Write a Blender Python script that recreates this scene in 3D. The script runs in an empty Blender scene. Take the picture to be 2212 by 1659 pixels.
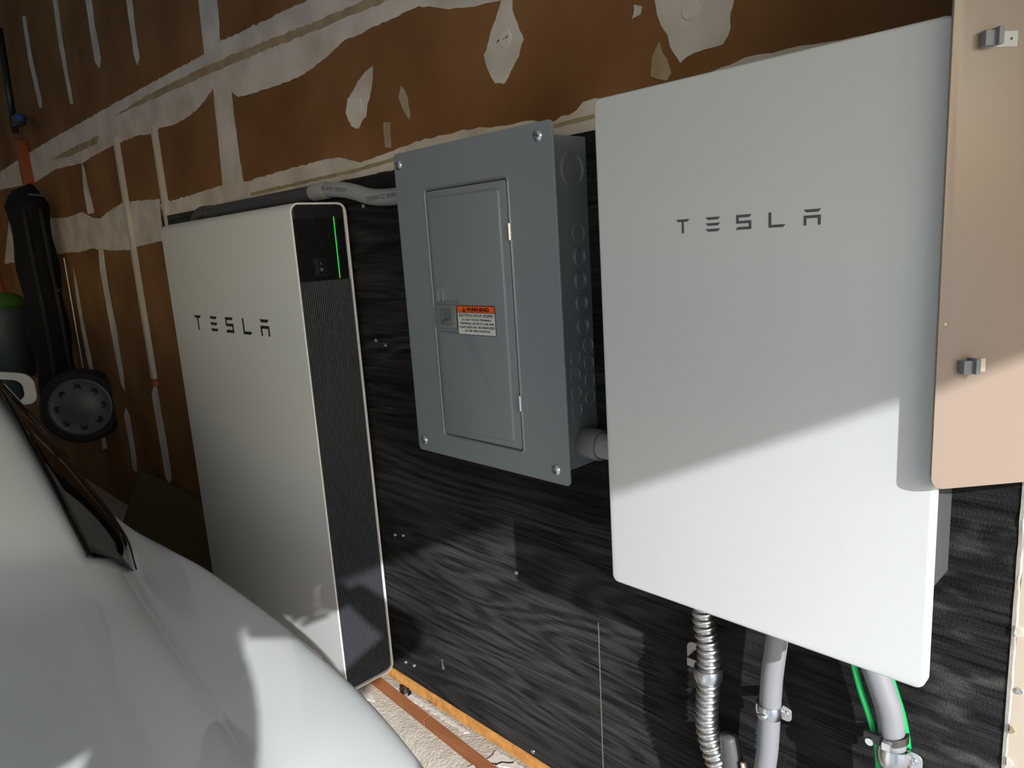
import bpy, bmesh, math, random
from mathutils import Vector, Matrix, noise
random.seed(7)
sc = bpy.context.scene
COL = sc.collection

# ------------------------------------------------------------------ camera
cam_d = bpy.data.cameras.new('camera')
cam_d.sensor_fit = 'HORIZONTAL'; cam_d.sensor_width = 36.0
cam_d.lens = 36.0 * 1561.87 / 2212.0
cam_d.clip_start = 0.02; cam_d.clip_end = 400
cam = bpy.data.objects.new('camera', cam_d); COL.objects.link(cam)
cam.location = (0.6121, -0.9175, 0.4866)
cam.rotation_euler = (1.3792, 0.0635, 0.7922)
sc.camera = cam

# ------------------------------------------------------------------ light
SUN = Vector((0.843, -0.353, 0.403)).normalized()      # towards the sun
sun_d = bpy.data.lights.new('sun', 'SUN'); sun_d.energy = 7.7; sun_d.angle = math.radians(0.53)
sun_d.color = (0.97, 0.985, 1.0)
sun = bpy.data.objects.new('sun', sun_d); COL.objects.link(sun)
sun.rotation_euler = (-SUN).to_track_quat('-Z', 'Y').to_euler()
sun.location = SUN * 20
w = bpy.data.worlds.new('sky'); sc.world = w; w.use_nodes = True
wn = w.node_tree.nodes; wl = w.node_tree.links
sky = wn.new('ShaderNodeTexSky'); sky.sky_type = 'NISHITA'; sky.sun_disc = False
sky.sun_elevation = math.asin(SUN.z); sky.sun_rotation = math.atan2(SUN.x, SUN.y)
sky.air_density = 1.6; sky.dust_density = 0.6
tint = wn.new('ShaderNodeMixRGB'); tint.blend_type = 'MULTIPLY'; tint.inputs[0].default_value = 1.0
tint.inputs[2].default_value = (0.90, 1.0, 1.22, 1)      # camera white balance
wl.new(sky.outputs[0], tint.inputs[1]); wl.new(tint.outputs[0], wn['Background'].inputs[0]); wn['Background'].inputs[1].default_value = 0.53
sc.view_settings.view_transform = 'Standard'; sc.view_settings.look = 'None'
sc.view_settings.gamma = 1.0; sc.view_settings.use_curve_mapping = False
sc.view_settings.exposure = -0.50

# ------------------------------------------------------------------ materials
MATS = {}
def mat(name, col, rough=0.5, metal=0.0, spec=0.5, coat=0.0, emit=None, estr=0.0, bump=0.0, bscale=50.0,
        var=None, vscale=8.0, vstretch=(1, 1, 1), vlo=0.4, vhi=0.6, trans=0.0):
    m = bpy.data.materials.new(name); m.use_nodes = True
    nt = m.node_tree; b = nt.nodes['Principled BSDF']
    b.inputs['Base Color'].default_value = (*col, 1); b.inputs['Roughness'].default_value = rough
    b.inputs['Metallic'].default_value = metal; b.inputs['Specular IOR Level'].default_value = spec
    b.inputs['Coat Weight'].default_value = coat; b.inputs['Coat Roughness'].default_value = 0.03
    b.inputs['Transmission Weight'].default_value = trans
    if emit:
        b.inputs['Emission Color'].default_value = (*emit, 1); b.inputs['Emission Strength'].default_value = estr
    tc = None
    if var or bump:
        tc = nt.nodes.new('ShaderNodeTexCoord')
    if var:
        mp = nt.nodes.new('ShaderNodeMapping'); mp.inputs['Scale'].default_value = vstretch
        nz = nt.nodes.new('ShaderNodeTexNoise'); nz.inputs['Scale'].default_value = vscale; nz.inputs['Detail'].default_value = 6
        rp = nt.nodes.new('ShaderNodeValToRGB')
        rp.color_ramp.elements[0].position = vlo; rp.color_ramp.elements[0].color = (*col, 1)
        rp.color_ramp.elements[1].position = vhi; rp.color_ramp.elements[1].color = (*var, 1)
        nt.links.new(tc.outputs['Object'], mp.inputs[0]); nt.links.new(mp.outputs[0], nz.inputs['Vector'])
        nt.links.new(nz.outputs['Fac'], rp.inputs[0]); nt.links.new(rp.outputs[0], b.inputs['Base Color'])
    if bump:
        nz2 = nt.nodes.new('ShaderNodeTexNoise'); nz2.inputs['Scale'].default_value = bscale; nz2.inputs['Detail'].default_value = 5
        bp = nt.nodes.new('ShaderNodeBump'); bp.inputs['Strength'].default_value = bump; bp.inputs['Distance'].default_value = 0.004
        nt.links.new(tc.outputs['Object'], nz2.inputs['Vector']); nt.links.new(nz2.outputs['Fac'], bp.inputs['Height'])
        nt.links.new(bp.outputs[0], b.inputs['Normal'])
    MATS[name] = m
    return m

mat('drywall_paper', (0.265, 0.128, 0.049), 0.75, spec=0.25, var=(0.150, 0.064, 0.020), vscale=3.0, vlo=0.35, vhi=0.7, bump=0.05, bscale=60)
mat('compound', (0.68, 0.62, 0.57), 0.85, spec=0.2, var=(0.47, 0.42, 0.37), vscale=9, vlo=0.4, vhi=0.75, bump=0.12, bscale=40)
mat('compound_thin', (0.36, 0.26, 0.17), 0.85, spec=0.2, var=(0.48, 0.40, 0.32), vscale=14, vlo=0.4, vhi=0.7)
mat('tape', (0.40, 0.31, 0.20), 0.85, spec=0.2, var=(0.30, 0.22, 0.13), vscale=20, vlo=0.4, vhi=0.7)
mat('batten', (0.50, 0.48, 0.46), 0.8, spec=0.2)
mat('spot', (0.66, 0.63, 0.58), 0.8, spec=0.2)
mat('plaster', (0.70, 0.64, 0.57), 0.9, spec=0.2, bump=0.3, bscale=80)
mat('concrete', (0.50, 0.435, 0.355), 0.95, spec=0.2, var=(0.62, 0.55, 0.465), vscale=30, vlo=0.35, vhi=0.7, bump=0.8, bscale=160)
mat('concrete_floor', (0.50, 0.50, 0.50), 0.8, spec=0.3, var=(0.43, 0.43, 0.43), vscale=4, bump=0.1)
mat('driveway', (0.50, 0.51, 0.52), 0.9, spec=0.2, var=(0.42, 0.43, 0.44), vscale=3)
mat('lawn', (0.06, 0.10, 0.03), 0.95, spec=0.1, var=(0.09, 0.11, 0.04), vscale=3)
mat('stucco', (0.45, 0.40, 0.33), 0.9, spec=0.2)
mat('painted_drywall', (0.58, 0.58, 0.58), 0.85, spec=0.2)
mat('ceiling_board', (0.68, 0.68, 0.68), 0.85, spec=0.2)
mat('raw_wood', (0.62, 0.30, 0.085), 0.75, spec=0.2, var=(0.50, 0.22, 0.06), vscale=60, vstretch=(0.3, 1, 1), bump=0.3, bscale=90)
mat('redwood', (0.36, 0.135, 0.055), 0.7, spec=0.25, var=(0.26, 0.09, 0.035), vscale=30, vstretch=(0.15, 1, 1), bump=0.15, bscale=90)
mat('tan_steel', (0.318, 0.240, 0.188), 0.32, spec=0.45)
mat('cream_steel', (0.66, 0.55, 0.44), 0.45, spec=0.4)
mat('white_shell', (0.80, 0.785, 0.775), 0.32, spec=0.5)
mat('white_glass', (0.64, 0.65, 0.645), 0.30, spec=0.5)
mat('rim_white', (0.82, 0.80, 0.78), 0.3)
mat('fin_black', (0.050, 0.053, 0.062), 0.33, spec=0.55)
mat('panel_black', (0.008, 0.008, 0.009), 0.35, spec=0.5)
mat('grille_black', (0.011, 0.011, 0.013), 0.4, spec=0.5)
mat('led', (0.0, 0.3, 0.05), 0.4, emit=(0.03, 1.0, 0.14), estr=0.75)
mat('logo_dark', (0.016, 0.017, 0.018), 0.5)
mat('logo_grey', (0.085, 0.088, 0.092), 0.45)
mat('print_white', (0.55, 0.55, 0.55), 0.6)
mat('panel_grey', (0.22, 0.245, 0.27), 0.38, spec=0.5, bump=0.012, bscale=220)
mat('box_grey', (0.21, 0.235, 0.26), 0.34, spec=0.5)
mat('latch_grey', (0.20, 0.205, 0.215), 0.42)
mat('gap_dark', (0.035, 0.038, 0.042), 0.6)
mat('latch_dark', (0.13, 0.135, 0.145), 0.45)
mat('zinc', (0.72, 0.73, 0.74), 0.26, metal=1.0)
mat('zinc_dull', (0.55, 0.56, 0.55), 0.38, metal=1.0)
mat('steel_dark', (0.22, 0.20, 0.18), 0.4, metal=1.0)
mat('screw_black', (0.02, 0.02, 0.022), 0.35)
mat('flex_steel', (0.70, 0.69, 0.67), 0.24, metal=1.0)
mat('label_orange', (0.83, 0.115, 0.012), 0.5)
mat('label_white', (0.70, 0.69, 0.66), 0.5)
mat('label_black', (0.008, 0.008, 0.008), 0.55)
mat('pvc_grey', (0.34, 0.345, 0.36), 0.42)
mat('pvc_dark', (0.060, 0.062, 0.068), 0.45)
mat('pvc_light', (0.24, 0.24, 0.255), 0.4)
mat('print_grey', (0.10, 0.10, 0.11), 0.6)
mat('print_blue', (0.09, 0.13, 0.30), 0.6)
mat('wire_green', (0.005, 0.40, 0.095), 0.35)
mat('body_grey', (0.075, 0.077, 0.080), 0.5)
mat('strap_black', (0.012, 0.012, 0.014), 0.3)
mat('car_paint', (0.88, 0.895, 0.885), 0.25, spec=0.5, coat=1.0)
mat('car_glass', (0.003, 0.0035, 0.004), 0.04, spec=0.35)
mat('car_trim', (0.006, 0.006, 0.006), 0.25)
mat('tail_red', (0.30, 0.01, 0.01), 0.12, coat=1.0)
mat('rubber', (0.016, 0.016, 0.017), 0.75, spec=0.3)
mat('alloy', (0.35, 0.36, 0.38), 0.35, metal=0.8)
mat('hubcap', (0.085, 0.092, 0.105), 0.45, spec=0.5)
mat('olive', (0.080, 0.066, 0.014), 0.6)
mat('black_fabric', (0.007, 0.008, 0.011), 0.8, spec=0.2)
mat('orange_plastic', (0.30, 0.075, 0.018), 0.6)
mat('blue_plastic', (0.02, 0.07, 0.22), 0.4)
mat('bin_bluegrey', (0.05, 0.075, 0.09), 0.5)
mat('green_plastic', (0.04, 0.13, 0.02), 0.5)
mat('chalk_faint', (0.035, 0.034, 0.033), 0.9, spec=0.1)
mat('chalk', (0.20, 0.19, 0.18), 0.9, spec=0.1)
mat('dust', (0.17, 0.165, 0.16), 0.95, spec=0.1)

def plywood_mat():
    m = bpy.data.materials.new('black_plywood'); m.use_nodes = True; nt = m.node_tree; N = nt.nodes; L = nt.links
    b = N['Principled BSDF']; b.inputs['Specular IOR Level'].default_value = 0.06
    b.inputs['Diffuse Roughness'].default_value = 1.0
    tc = N.new('ShaderNodeTexCoord')
    def noise_(scale, stretch, detail=4, dist=0.0):
        mp = N.new('ShaderNodeMapping'); mp.inputs['Scale'].default_value = stretch
        n = N.new('ShaderNodeTexNoise'); n.inputs['Scale'].default_value = scale; n.inputs['Detail'].default_value = detail
        n.inputs['Distortion'].default_value = dist
        L.new(tc.outputs['Object'], mp.inputs[0]); L.new(mp.outputs[0], n.inputs['Vector']); return n.outputs['Fac']
    def math_(op, a, bb=None):
        n = N.new('ShaderNodeMath'); n.operation = op
        if isinstance(a, (int, float)): n.inputs[0].default_value = a
        else: L.new(a, n.inputs[0])
        if bb is not None:
            if isinstance(bb, (int, float)): n.inputs[1].default_value = bb
            else: L.new(bb, n.inputs[1])
        return n.outputs[0]
    def ramp(x, lo, hi):
        n = N.new('ShaderNodeMapRange'); n.inputs['From Min'].default_value = lo; n.inputs['From Max'].default_value = hi
        n.interpolation_type = 'SMOOTHSTEP'; L.new(x, n.inputs['Value']); return n.outputs['Result']
    low = noise_(1.0, (0.55, 1, 4.6), 3, 0.25)                     # contour field: flat-sawn figure of rotary-cut ply
    rings = math_('SINE', math_('MULTIPLY', low, 150.0))
    fibre = noise_(1.0, (10, 1, 330), 5)
    streak = noise_(1.0, (2.2, 1, 85), 4)
    fleck = noise_(850.0, (0.6, 1, 1.0), 1)
    g1 = ramp(rings, -0.9, 1.0)
    patch = ramp(noise_(2.4, (0.7, 1, 1.8), 3), 0.34, 0.66)
    grain = math_('ADD', math_('MULTIPLY', g1, 0.34), math_('MULTIPLY', ramp(fibre, 0.36, 0.66), 0.40))
    grain = math_('ADD', grain, math_('MULTIPLY', ramp(streak, 0.36, 0.66), 0.30))
    grain = math_('MULTIPLY', grain, math_('ADD', math_('MULTIPLY', patch, 0.6), 0.4))
    mix = N.new('ShaderNodeMixRGB'); mix.inputs[1].default_value = (0.0048, 0.0051, 0.0062, 1); mix.inputs[2].default_value = (0.060, 0.057, 0.056, 1)
    L.new(grain, mix.inputs[0])
    mix2 = N.new('ShaderNodeMixRGB'); mix2.inputs[2].default_value = (0.22, 0.215, 0.205, 1)
    L.new(math_('MULTIPLY', ramp(fleck, 0.66, 0.80), 0.6), mix2.inputs[0]); L.new(mix.outputs[0], mix2.inputs[1])
    # scuffed dust near the right edge, worn by traffic
    sep = N.new('ShaderNodeSeparateXYZ'); L.new(tc.outputs['Object'], sep.inputs[0])
    edge = ramp(sep.outputs['X'], 0.30, 0.47)
    scuff = math_('MULTIPLY', ramp(noise_(1.0, (9, 1, 26), 5), 0.54, 0.72), edge)
    mix3 = N.new('ShaderNodeMixRGB'); mix3.inputs[2].default_value = (0.16, 0.155, 0.15, 1)
    L.new(math_('MULTIPLY', scuff, 0.8), mix3.inputs[0]); L.new(mix2.outputs[0], mix3.inputs[1])
    L.new(mix3.outputs[0], b.inputs['Base Color'])
    rr = N.new('ShaderNodeMapRange'); rr.inputs['To Min'].default_value = 0.6; rr.inputs['To Max'].default_value = 0.9
    L.new(g1, rr.inputs['Value']); L.new(rr.outputs[0], b.inputs['Roughness'])
    bp = N.new('ShaderNodeBump'); bp.inputs['Strength'].default_value = 0.7; bp.inputs['Distance'].default_value = 0.0025
    L.new(math_('ADD', grain, math_('MULTIPLY', noise_(420.0, (1, 1, 1), 2), 0.8)), bp.inputs['Height']); L.new(bp.outputs[0], b.inputs['Normal'])
    MATS['black_plywood'] = m
plywood_mat()

# ------------------------------------------------------------------ builders
def link(name, me, m=None, parent=None, smooth=False, auto=None):
    o = bpy.data.objects.new(name, me); COL.objects.link(o)
    if m:
        for x in (m if isinstance(m, (list, tuple)) else [m]): me.materials.append(MATS[x])
    if smooth:
        for p in me.polygons: p.use_smooth = True
    if auto is not None:
        for p in me.polygons: p.use_smooth = True
        me.set_sharp_from_angle(angle=math.radians(auto))
    if parent is not None: o.parent = parent
    return o
def tag(o, label=None, cat=None, group=None, kind=None):
    if label: o['label'] = label
    if cat: o['category'] = cat
    if group: o['group'] = group
    if kind: o['kind'] = kind
    return o
def empty(name, loc=(0, 0, 0), label=None, cat=None, group=None):
    o = bpy.data.objects.new(name, None); COL.objects.link(o); o.location = loc; o.empty_display_size = 0.05
    return tag(o, label, cat, group)
def bm_new(): return bmesh.new()
def done(name, bm, m=None, parent=None, smooth=False, auto=None):
    me = bpy.data.meshes.new(name); bmesh.ops.recalc_face_normals(bm, faces=bm.faces); bm.to_mesh(me); bm.free()
    return link(name, me, m, parent, smooth, auto)
def box(bm, x0, x1, y0, y1, z0, z1, bev=0.0, seg=2, mi=0):
    r = bmesh.ops.create_cube(bm, size=1.0)
    for v in r['verts']:
        v.co = Vector(((x0 + x1) / 2 + v.co.x * (x1 - x0), (y0 + y1) / 2 + v.co.y * (y1 - y0), (z0 + z1) / 2 + v.co.z * (z1 - z0)))
    fs = set(f for v in r['verts'] for f in v.link_faces)
    for f in fs: f.material_index = mi
    if bev:
        es = list(set(e for v in r['verts'] for e in v.link_edges))
        bmesh.ops.bevel(bm, geom=es, offset=bev, segments=seg, profile=0.6, affect='EDGES')
    return r
def cyl(bm, p0, p1, r0, r1=None, seg=24, caps=True):
    p0 = Vector(p0); p1 = Vector(p1); r1 = r0 if r1 is None else r1
    d = (p1 - p0); q = d.to_track_quat('Z', 'Y').to_matrix()
    a = []; b = []
    for i in range(seg):
        t = 2 * math.pi * i / seg; c = q @ Vector((math.cos(t), math.sin(t), 0))
        a.append(bm.verts.new(p0 + c * r0)); b.append(bm.verts.new(p1 + c * r1))
    for i in range(seg):
        j = (i + 1) % seg; bm.faces.new((a[i], a[j], b[j], b[i]))
    if caps:
        bm.faces.new(list(reversed(a))); bm.faces.new(b)
def lathe(bm, origin, axis, prof, seg=28):
    """prof: list of (radius, distance along axis)."""
    o = Vector(origin); q = Vector(axis).to_track_quat('Z', 'Y').to_matrix(); rings = []
    for r, h in prof:
        if r < 1e-6: rings.append([bm.verts.new(o + q @ Vector((0, 0, h)))])
        else: rings.append([bm.verts.new(o + q @ Vector((r * math.cos(2 * math.pi * i / seg), r * math.sin(2 * math.pi * i / seg), h))) for i in range(seg)])
    for A, B in zip(rings, rings[1:]):
        for i in range(seg):
            j = (i + 1) % seg
            if len(A) == 1 and len(B) == 1: continue
            if len(A) == 1: bm.faces.new((A[0], B[i], B[j]))
            elif len(B) == 1: bm.faces.new((A[i], A[j], B[0]))
            else: bm.faces.new((A[i], A[j], B[j], B[i]))
def catmull(pts, n=8):
    P = [Vector(p) for p in pts]; P = [2 * P[0] - P[1]] + P + [2 * P[-1] - P[-2]]; out = []
    for i in range(1, len(P) - 2):
        a, b, c, d = P[i - 1], P[i], P[i + 1], P[i + 2]
        for k in range(n):
            t = k / n
            out.append(0.5 * ((2 * b) + (c - a) * t + (2 * a - 5 * b + 4 * c - d) * t * t + (3 * b - a - 3 * c + d) * t ** 3))
    out.append(P[-2]); return out
def tube(bm, path, rad, seg=20, caps=True):
    """rad: number or function of arc length."""
    P = [Vector(p) for p in path]; rings = []; s = 0.0; up = None
    for i, p in enumerate(P):
        if i: s += (p - P[i - 1]).length
        t = (P[min(i + 1, len(P) - 1)] - P[max(i - 1, 0)]).normalized()
        if up is None: up = t.orthogonal().normalized()
        up = (up - t * up.dot(t)).normalized(); w_ = t.cross(up)
        r = rad(s) if callable(rad) else rad
        rings.append([bm.verts.new(p + (up * math.cos(2 * math.pi * k / seg) + w_ * math.sin(2 * math.pi * k / seg)) * r) for k in range(seg)])
    for A, B in zip(rings, rings[1:]):
        for k in range(seg): bm.faces.new((A[k], A[(k + 1) % seg], B[(k + 1) % seg], B[k]))
    if caps: bm.faces.new(list(reversed(rings[0]))); bm.faces.new(rings[-1])
def rrect(w0, w1, h0, h1, r, n=8):
    """counter-clockwise rounded rectangle as 2-D points."""
    out = []
    for cx, cy, a0 in ((w1 - r, h1 - r, 0), (w0 + r, h1 - r, 90), (w0 + r, h0 + r, 180), (w1 - r, h0 + r, 270)):
        for k in range(n + 1):
            a = math.radians(a0 + 90 * k / n); out.append((cx + r * math.cos(a), cy + r * math.sin(a)))
    return out
def prism_y(bm, pts, y0, y1, inset=0.0, isteps=3, flat=True):
    """extrude an XZ outline between y0 (front, smaller y) and y1 (back); soft front edge of size inset."""
    n = len(pts); cx = sum(p[0] for p in pts) / n; cz = sum(p[1] for p in pts) / n
    def offset(d):
        out = []
        for i in range(n):
            a = Vector(pts[i - 1]); b = Vector(pts[i]); c = Vector(pts[(i + 1) % n])
            e1 = (b - a).normalized() if (b - a).length > 1e-9 else (c - b).normalized()
            e2 = (c - b).normalized() if (c - b).length > 1e-9 else e1
            nn = Vector((-(e1.y + e2.y), e1.x + e2.x)).normalized()
            out.append(b + nn * d)
        return out
    rings = [[(p[0], y1, p[1]) for p in pts]]
    if inset:
        for k in range(isteps + 1):
            a = math.pi / 2 * k / isteps
            o = offset(inset * (1 - math.cos(a))); rings.append([(p[0], y0 + inset * (1 - math.sin(a)), p[1]) for p in o])
    else: rings.append([(p[0], y0, p[1]) for p in pts])
    R = [[bm.verts.new(v) for v in r] for r in rings]
    for A, B in zip(R, R[1:]):
        for i in range(n): bm.faces.new((A[i], A[(i + 1) % n], B[(i + 1) % n], B[i]))
    bm.faces.new(R[-1]); bm.faces.new(list(reversed(R[0])))
def text_mesh(name, s, size, loc, m, parent=None, rot=(math.pi / 2, 0, 0), align='CENTER', xs=1.0, ext=0.0):
    c = bpy.data.curves.new(name, 'FONT'); c.body = s; c.size = size; c.align_x = align; c.align_y = 'CENTER'; c.extrude = ext
    t = bpy.data.objects.new(name, c); COL.objects.link(t)
    dg = bpy.context.evaluated_depsgraph_get(); me = bpy.data.meshes.new_from_object(t.evaluated_get(dg))
    bpy.data.objects.remove(t); o = link(name, me, m, parent)
    o.location = loc; o.rotation_euler = rot; o.scale = (xs, 1, 1)
    return o
def jag(pts, amp, step, seed, none_ok=True):
    """rough outline: subdivide a closed outline and push points about."""
    out = []; n = len(pts); k0 = 0
    for i in range(n):
        a = Vector(pts[i]); b = Vector(pts[(i + 1) % n]); k = max(1, int((b - a).length / step))
        nn = Vector((-(b - a).y, (b - a).x)); nn = nn.normalized() if nn.length else nn
        for j in range(k):
            q = a + (b - a) * (j / k)
            d = noise.noise(Vector((q.x * 60, q.y * 60, seed))) * amp + noise.noise(Vector((q.x * 260, q.y * 260, seed + 9))) * amp * 0.6
            out.append(q + nn * d)
    return out
def flat_patch(name, pts, y, thick, m, parent, amp=0.003, step=0.008, seed=0.0):
    me = bpy.data.meshes.new(name); P = jag(pts, amp, step, seed); bm = bm_new()
    f = bm.faces.new([bm.verts.new((p.x, y - thick, p.y)) for p in P])
    back = [bm.verts.new((p.x, y, p.y)) for p in P]; fv = list(f.verts); n = len(P)
    for i in range(n): bm.faces.new((fv[i], fv[(i + 1) % n], back[(i + 1) % n], back[i]))
    bmesh.ops.triangulate(bm, faces=[f])
    return done(name, bm, m, parent)
def copy_part(o, parent, loc=None):
    c = o.copy(); COL.objects.link(c); c.parent = parent
    if loc is not None: c.location = loc
    return c

# ------------------------------------------------------------------ the garage shell
FLOOR = -1.10; CEIL = 1.95; XL = -6.0; XO = 1.94; YF = -6.2; LINTEL = 1.122
def struct(name, m, *boxes, bev=0.0):
    bm = bm_new()
    for b in boxes: box(bm, *b, bev=bev)
    return tag(done(name, bm, m), kind='structure')
floor = struct('floor', 'concrete_floor', (XL, XO, YF, 0.0, FLOOR - 0.1, FLOOR))
tag(floor, 'grey concrete garage floor')
drive = struct('floor_driveway', 'driveway', (XO, 14, -9, 3.0, FLOOR - 0.13, FLOOR - 0.03))
lawn = struct('floor_lawn', 'lawn', (XO, 60, -60, -9.0, FLOOR - 0.16, FLOOR - 0.05), (XO, 60, 3.0, 60.0, FLOOR - 0.16, FLOOR - 0.05), (14, 60, -9, 3, FLOOR - 0.16, FLOOR - 0.05), (-60, XO, -60, -6.4, FLOOR - 0.16, FLOOR - 0.05), (-60, -6.2, -6.4, 60, FLOOR - 0.16, FLOOR - 0.05))
ceiling = struct('ceiling', 'ceiling_board', (XL, XO, YF, 0.012, CEIL, CEIL + 0.1))
wall = struct('wall_back', 'drywall_paper', (XL, XO, 0.012, 0.12, -0.62, CEIL), (XL, XO, 0.12, 0.14, FLOOR, CEIL))
tag(wall, 'brown paper-faced drywall with unsanded pale joint compound')
WL = (-2.15, -1.45, -0.20, 0.10); WF = (-2.2, 0.2, -0.30, 1.10)
struct('wall_left', 'painted_drywall', (XL - 0.12, XL, YF, WL[0], FLOOR, CEIL), (XL - 0.12, XL, WL[1], 0.12, FLOOR, CEIL), (XL - 0.12, XL, WL[0], WL[1], FLOOR, WL[2]), (XL - 0.12, XL, WL[0], WL[1], WL[3], CEIL))
struct('wall_front', 'painted_drywall', (XL, WF[0], YF - 0.12, YF, FLOOR, CEIL), (WF[1], XO, YF - 0.12, YF, FLOOR, CEIL), (WF[0], WF[1], YF - 0.12, YF, FLOOR, WF[2]), (WF[0], WF[1], YF - 0.12, YF, WF[3], CEIL))
def pane_mat():
    m = bpy.data.materials.new('window_pane'); m.use_nodes = True; nt = m.node_tree; nt.nodes.clear()
    o = nt.nodes.new('ShaderNodeOutputMaterial'); mx = nt.nodes.new('ShaderNodeMixShader'); t = nt.nodes.new('ShaderNodeBsdfTransparent'); g = nt.nodes.new('ShaderNodeBsdfGlossy')
    g.inputs['Roughness'].default_value = 0.02; t.inputs['Color'].default_value = (0.93, 0.95, 0.94, 1); mx.inputs[0].default_value = 0.06
    nt.links.new(t.outputs[0], mx.inputs[1]); nt.links.new(g.outputs[0], mx.inputs[2]); nt.links.new(mx.outputs[0], o.inputs[0]); MATS['window_pane'] = m
pane_mat()
mat('window_frame', (0.75, 0.75, 0.74), 0.5)
def window(name, axis, a0, a1, z0, z1, pos, panes):
    bm = bm_new(); f = 0.05
    def bx(u0, u1, v0, v1, d=0.05):
        box(bm, *((u0, u1, pos - d / 2, pos + d / 2, v0, v1) if axis == 'x' else (pos - d / 2, pos + d / 2, u0, u1, v0, v1)))
    bx(a0, a1, z0, z0 + f); bx(a0, a1, z1 - f, z1); bx(a0, a0 + f, z0 + f, z1 - f); bx(a1 - f, a1, z0 + f, z1 - f)
    for k in range(1, panes): u = a0 + (a1 - a0) * k / panes; bx(u - 0.02, u + 0.02, z0 + f, z1 - f)
    o = tag(done(name, bm, 'window_frame'), kind='structure')
    for k in range(panes):
        u0 = a0 + (a1 - a0) * k / panes; u1 = a0 + (a1 - a0) * (k + 1) / panes; bm = bm_new(); bx(u0 + 0.02, u1 - 0.02, z0 + f, z1 - f, 0.006); done('pane', bm, 'window_pane', o)
window('window_1', 'y', WL[0], WL[1], WL[2], WL[3], XL - 0.06, 2)
window('window_added_fill', 'x', WF[0], WF[1], WF[2], WF[3], YF - 0.06, 3)  # second window is unseen, added only to let in fill light
struct('wall_right', 'stucco', (XO, XO + 0.14, YF, 0.14, LINTEL, CEIL + 0.4), (XO, XO + 0.14, -0.12, 0.14, FLOOR, LINTEL), (XO, XO + 0.14, YF, -5.5, FLOOR, LINTEL))

# concrete stem wall under the framing
def stem_wall():
    bm = bm_new(); prof = [(0.12, FLOOR), (0.12, -0.62), (0.0, -0.603), (-0.075, -0.603), (-0.100, -0.606), (-0.118, -0.616), (-0.130, -0.636), (-0.142, -0.70), (-0.150, FLOOR)]
    xs = [XL + 0.02 * 0] + [XL + (XO - XL) * i / 260 for i in range(1, 260)] + [XO]; R = []
    for x in xs:
        row = []
        for y, z in prof:
            k = 0.0035 if -0.7 < z and y < -0.0001 else 0.0
            row.append(bm.verts.new((x, y + noise.noise((x * 9, y * 40, z * 30)) * k, z + noise.noise((x * 11, y * 30, 5 + z * 20)) * k)))
        R.append(row)
    for A, B in zip(R, R[1:]):
        for i in range(len(prof) - 1): bm.faces.new((A[i], A[i + 1], B[i + 1], B[i]))
    bm.faces.new(R[0]); bm.faces.new(list(reversed(R[-1])))
    o = done('trim_1', bm, 'concrete', auto=40)
    return tag(o, 'rough concrete stem wall ledge below the black plywood', kind='structure')
curb = stem_wall()
# spilled plaster and a crack filled ridge on the ledge
def ledge_patch(name, pts, m, seed, th=0.002, z=-0.6025):
    P = jag(pts, 0.004, 0.006, seed); bm = bm_new()
    f = bm.faces.new([bm.verts.new((p.x, p.y, z + th)) for p in P]); back = [bm.verts.new((p.x, p.y, z - 0.004)) for p in P]; n = len(P); fv = list(f.verts)
    for i in range(n): bm.faces.new((fv[i], fv[(i + 1) % n], back[(i + 1) % n], back[i]))
    bmesh.ops.triangulate(bm, faces=[f]); return done(name, bm, m, curb)
ledge_patch('plaster_smear', [(-0.86, -0.02), (-0.80, -0.004), (-0.55, -0.004), (-0.56, -0.010), (-0.72, -0.014), (-0.80, -0.034), (-0.85, -0.034)], 'plaster', 1.0)
ledge_patch('plaster_smear', [(-0.46, -0.004), (-0.38, -0.004), (-0.39, -0.02), (-0.43, -0.035), (-0.45, -0.08), (-0.47, -0.08), (-0.455, -0.03)], 'plaster', 2.0)
ledge_patch('plaster_smear', [(-0.90, -0.075), (-0.84, -0.07), (-0.82, -0.08), (-0.85, -0.092), (-0.90, -0.09)], 'plaster', 3.0)
bm = bm_new(); pts = [(-0.405, -0.006), (-0.412, -0.014), (-0.425, -0.022), (-0.428, -0.032), (-0.442, -0.042), (-0.455, -0.078), (-0.462, -0.092)]
for i in range(len(pts) - 1):
    a = Vector((*pts[i], -0.6015)); b = Vector((*pts[i + 1], -0.6015)); tube(bm, [a, b], 0.0022, 6)
done('crack', bm, 'panel_black', curb)

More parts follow.
